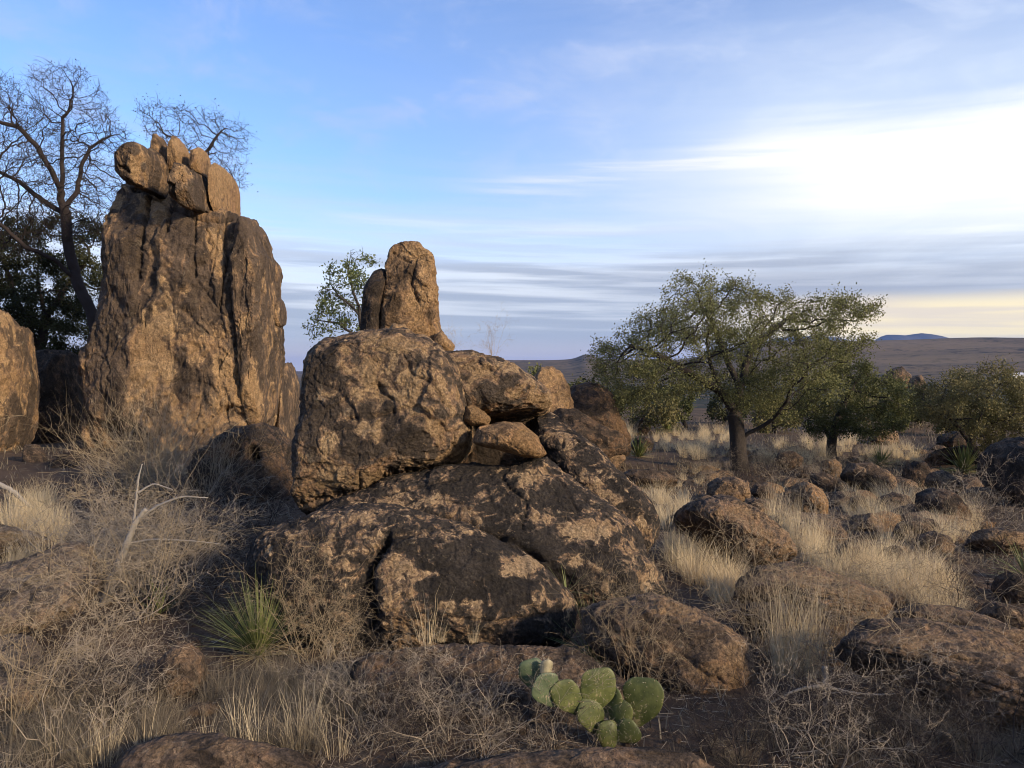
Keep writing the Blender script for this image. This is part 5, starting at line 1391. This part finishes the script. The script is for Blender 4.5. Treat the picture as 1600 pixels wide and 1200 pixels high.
# ------------------------------------------------------------------ dead branches and the pale log
def limb(name, label, lines, mat, seed, bumps=0.12, cat='dead branch'):
    rg = np.random.default_rng(seed)
    o0 = np.array(lines[0][0][0]); Vs, Fs, off = [], [], 0
    for pts_, r0, r1 in lines:
        P = np.array(pts_); m = 9
        tt = np.linspace(0, len(P) - 1, m * (len(P) - 1) + 1)
        Q = np.stack([np.interp(tt, np.arange(len(P)), P[:, c]) for c in range(3)], 1)
        kk = np.array([0.25, 0.5, 0.25])
        for _ in range(4): Q[1:-1] = 0.25 * Q[:-2] + 0.5 * Q[1:-1] + 0.25 * Q[2:]
        r = np.linspace(r0, r1, len(Q)) * (1 + bumps * gnoise(Q * 9 + seed)); Q = Q + rg.normal(size=Q.shape) * (0.12 * r)[:, None]
        d = np.gradient(Q, axis=0); d /= np.linalg.norm(d, axis=1)[:, None]
        s = 10; th = np.arange(s) * 2 * pi / s
        a = np.cross(d, np.array([0.2, 0.93, 0.1])); a /= np.linalg.norm(a, axis=1)[:, None]; b = np.cross(d, a)
        ring = Q[:, None] + (a[:, None] * np.cos(th)[None, :, None] + b[:, None] * np.sin(th)[None, :, None]) * (r[:, None] * (1 + 0.18 * rg.normal(size=(1, s)) + 0.06 * rg.normal(size=(len(Q), s))))[:, :, None]
        V = ring.reshape(-1, 3) - o0; n = len(Q)
        i = (np.arange(n - 1) * s)[:, None]; k = np.arange(s); k2 = (k + 1) % s
        Fq = np.stack([i + k, i + k2, i + s + k2, i + s + k], 2).reshape(-1, 4)
        V = np.vstack([V, V[-s:].mean(0, keepdims=True)]); tip = len(V) - 1
        Ft = np.stack([(n - 1) * s + k, (n - 1) * s + k2, np.full(s, tip)], 1)
        Vs.append(V); Fs.append((Fq + off, Ft + off)); off += len(V)
    V = np.vstack(Vs)
    obj(name, mesh_np(name, V, [np.vstack([f[0] for f in Fs]), np.vstack([f[1] for f in Fs])], [M[mat]], attrs={'rnd': np.full(len(V), 0.6)}), o0, label=label, cat=cat)


Yl = gp(165, 945)[1]
limb('dead_branch', 'thick bleached grey branch slanting up out of the grey thicket', [(pts(Yl, (160, 952), (178, 900), (198, 850), (212, 815), (228, 795)), 0.034, 0.018), (pts(Yl, (208, 828), (211, 790), (216, 745), (222, 725)), 0.014, 0.005),
     (pts(Yl, (212, 815), (245, 790), (285, 775), (325, 778)), 0.012, 0.004), (pts(Yl, (216, 770), (240, 755), (270, 765)), 0.008, 0.003), (pts(Yl, (198, 850), (240, 842), (300, 845), (345, 850)), 0.009, 0.003)], 'dead_wood', 1)
limb('dead_branch', 'thin pale fallen branch lying over straw grass below the small grey stone', [(pts(9.0, (-10, 752), (20, 766), (45, 790), (70, 800)), 0.03, 0.012)], 'dead_wood', 2)
Yr = gp(1291, 1135)[1]
limb('dead_branch', 'forked dead branch with a silvery stub above dark tangled shrubs', [(pts(Yr, (1290, 1140), (1291, 1100), (1292, 1070), (1288, 1042)), 0.014, 0.012), (pts(Yr, (1291, 1072), (1262, 1074), (1235, 1082), (1205, 1098)), 0.010, 0.004),
     (pts(Yr, (1292, 1074), (1330, 1082), (1365, 1086), (1400, 1084)), 0.009, 0.003)], 'dead_wood', 3)


# ------------------------------------------------------------------ small far building
def far_building():
    P = at(1592, 588, 1100); x, y = P[0], P[1]; z = H(x, y)[0]
    root = bpy.data.objects.new('building', None); COL.objects.link(root); root.location = (x, y, z)
    root['label'] = 'tiny white building in the valley at the edge of the view'; root['category'] = 'building'
    wm = simple_mat('white_wall', (0.50, 0.50, 0.49), (0.58, 0.58, 0.56), 0.8, use=None); rm = simple_mat('grey_roof', (0.5, 0.5, 0.52), (0.6, 0.6, 0.62), 0.7, use=None)
    w, d, h = 12, 7, 5.5
    V = [(-w, -d, -2), (w, -d, -2), (w, d, -2), (-w, d, -2), (-w, -d, h), (w, -d, h), (w, d, h), (-w, d, h)]
    obj('wall', mesh_np('wall', V, [np.array([(0, 1, 5, 4), (1, 2, 6, 5), (2, 3, 7, 6), (3, 0, 4, 7)])], [wm], False), (0, 0, 0), root)
    e = 0.6
    V = [(-w - e, -d - e, h), (w + e, -d - e, h), (w + e, d + e, h), (-w - e, d + e, h), (-w - e, 0, h + 2.6), (w + e, 0, h + 2.6)]
    obj('roof', mesh_np('roof', V, [np.array([(0, 1, 5, 4), (2, 3, 4, 5), (3, 2, 1, 0)]), np.array([(1, 2, 5), (3, 0, 4)])], [rm], False), (0, 0, 0), root)


far_building()


# ------------------------------------------------------------------ the air
def haze():
    m = bpy.data.materials.new('thin_haze'); m.use_nodes = True; nt = m.node_tree; nt.nodes.clear()
    v = nt.nodes.new('ShaderNodeVolumePrincipled'); v.inputs['Density'].default_value = HAZE
    v.inputs['Color'].default_value = (0.22, 0.43, 1.0, 1); v.inputs['Anisotropy'].default_value = 0.1
    o = nt.nodes.new('ShaderNodeOutputMaterial'); nt.links.new(v.outputs[0], o.inputs['Volume'])
    s = 32000.0; z0, z1 = -60.0, 520.0
    V = [(-s, -s, z0), (s, -s, z0), (s, s, z0), (-s, s, z0), (-s, -s, z1), (s, -s, z1), (s, s, z1), (-s, s, z1)]
    Fq = np.array([(0, 3, 2, 1), (4, 5, 6, 7), (0, 1, 5, 4), (1, 2, 6, 5), (2, 3, 7, 6), (3, 0, 4, 7)])
    obj('haze', mesh_np('haze', V, [Fq], [m], False), kind='stuff', label='thin air that turns the far ridge blue')


HAZE = 2.9e-5
if HAZE: haze()
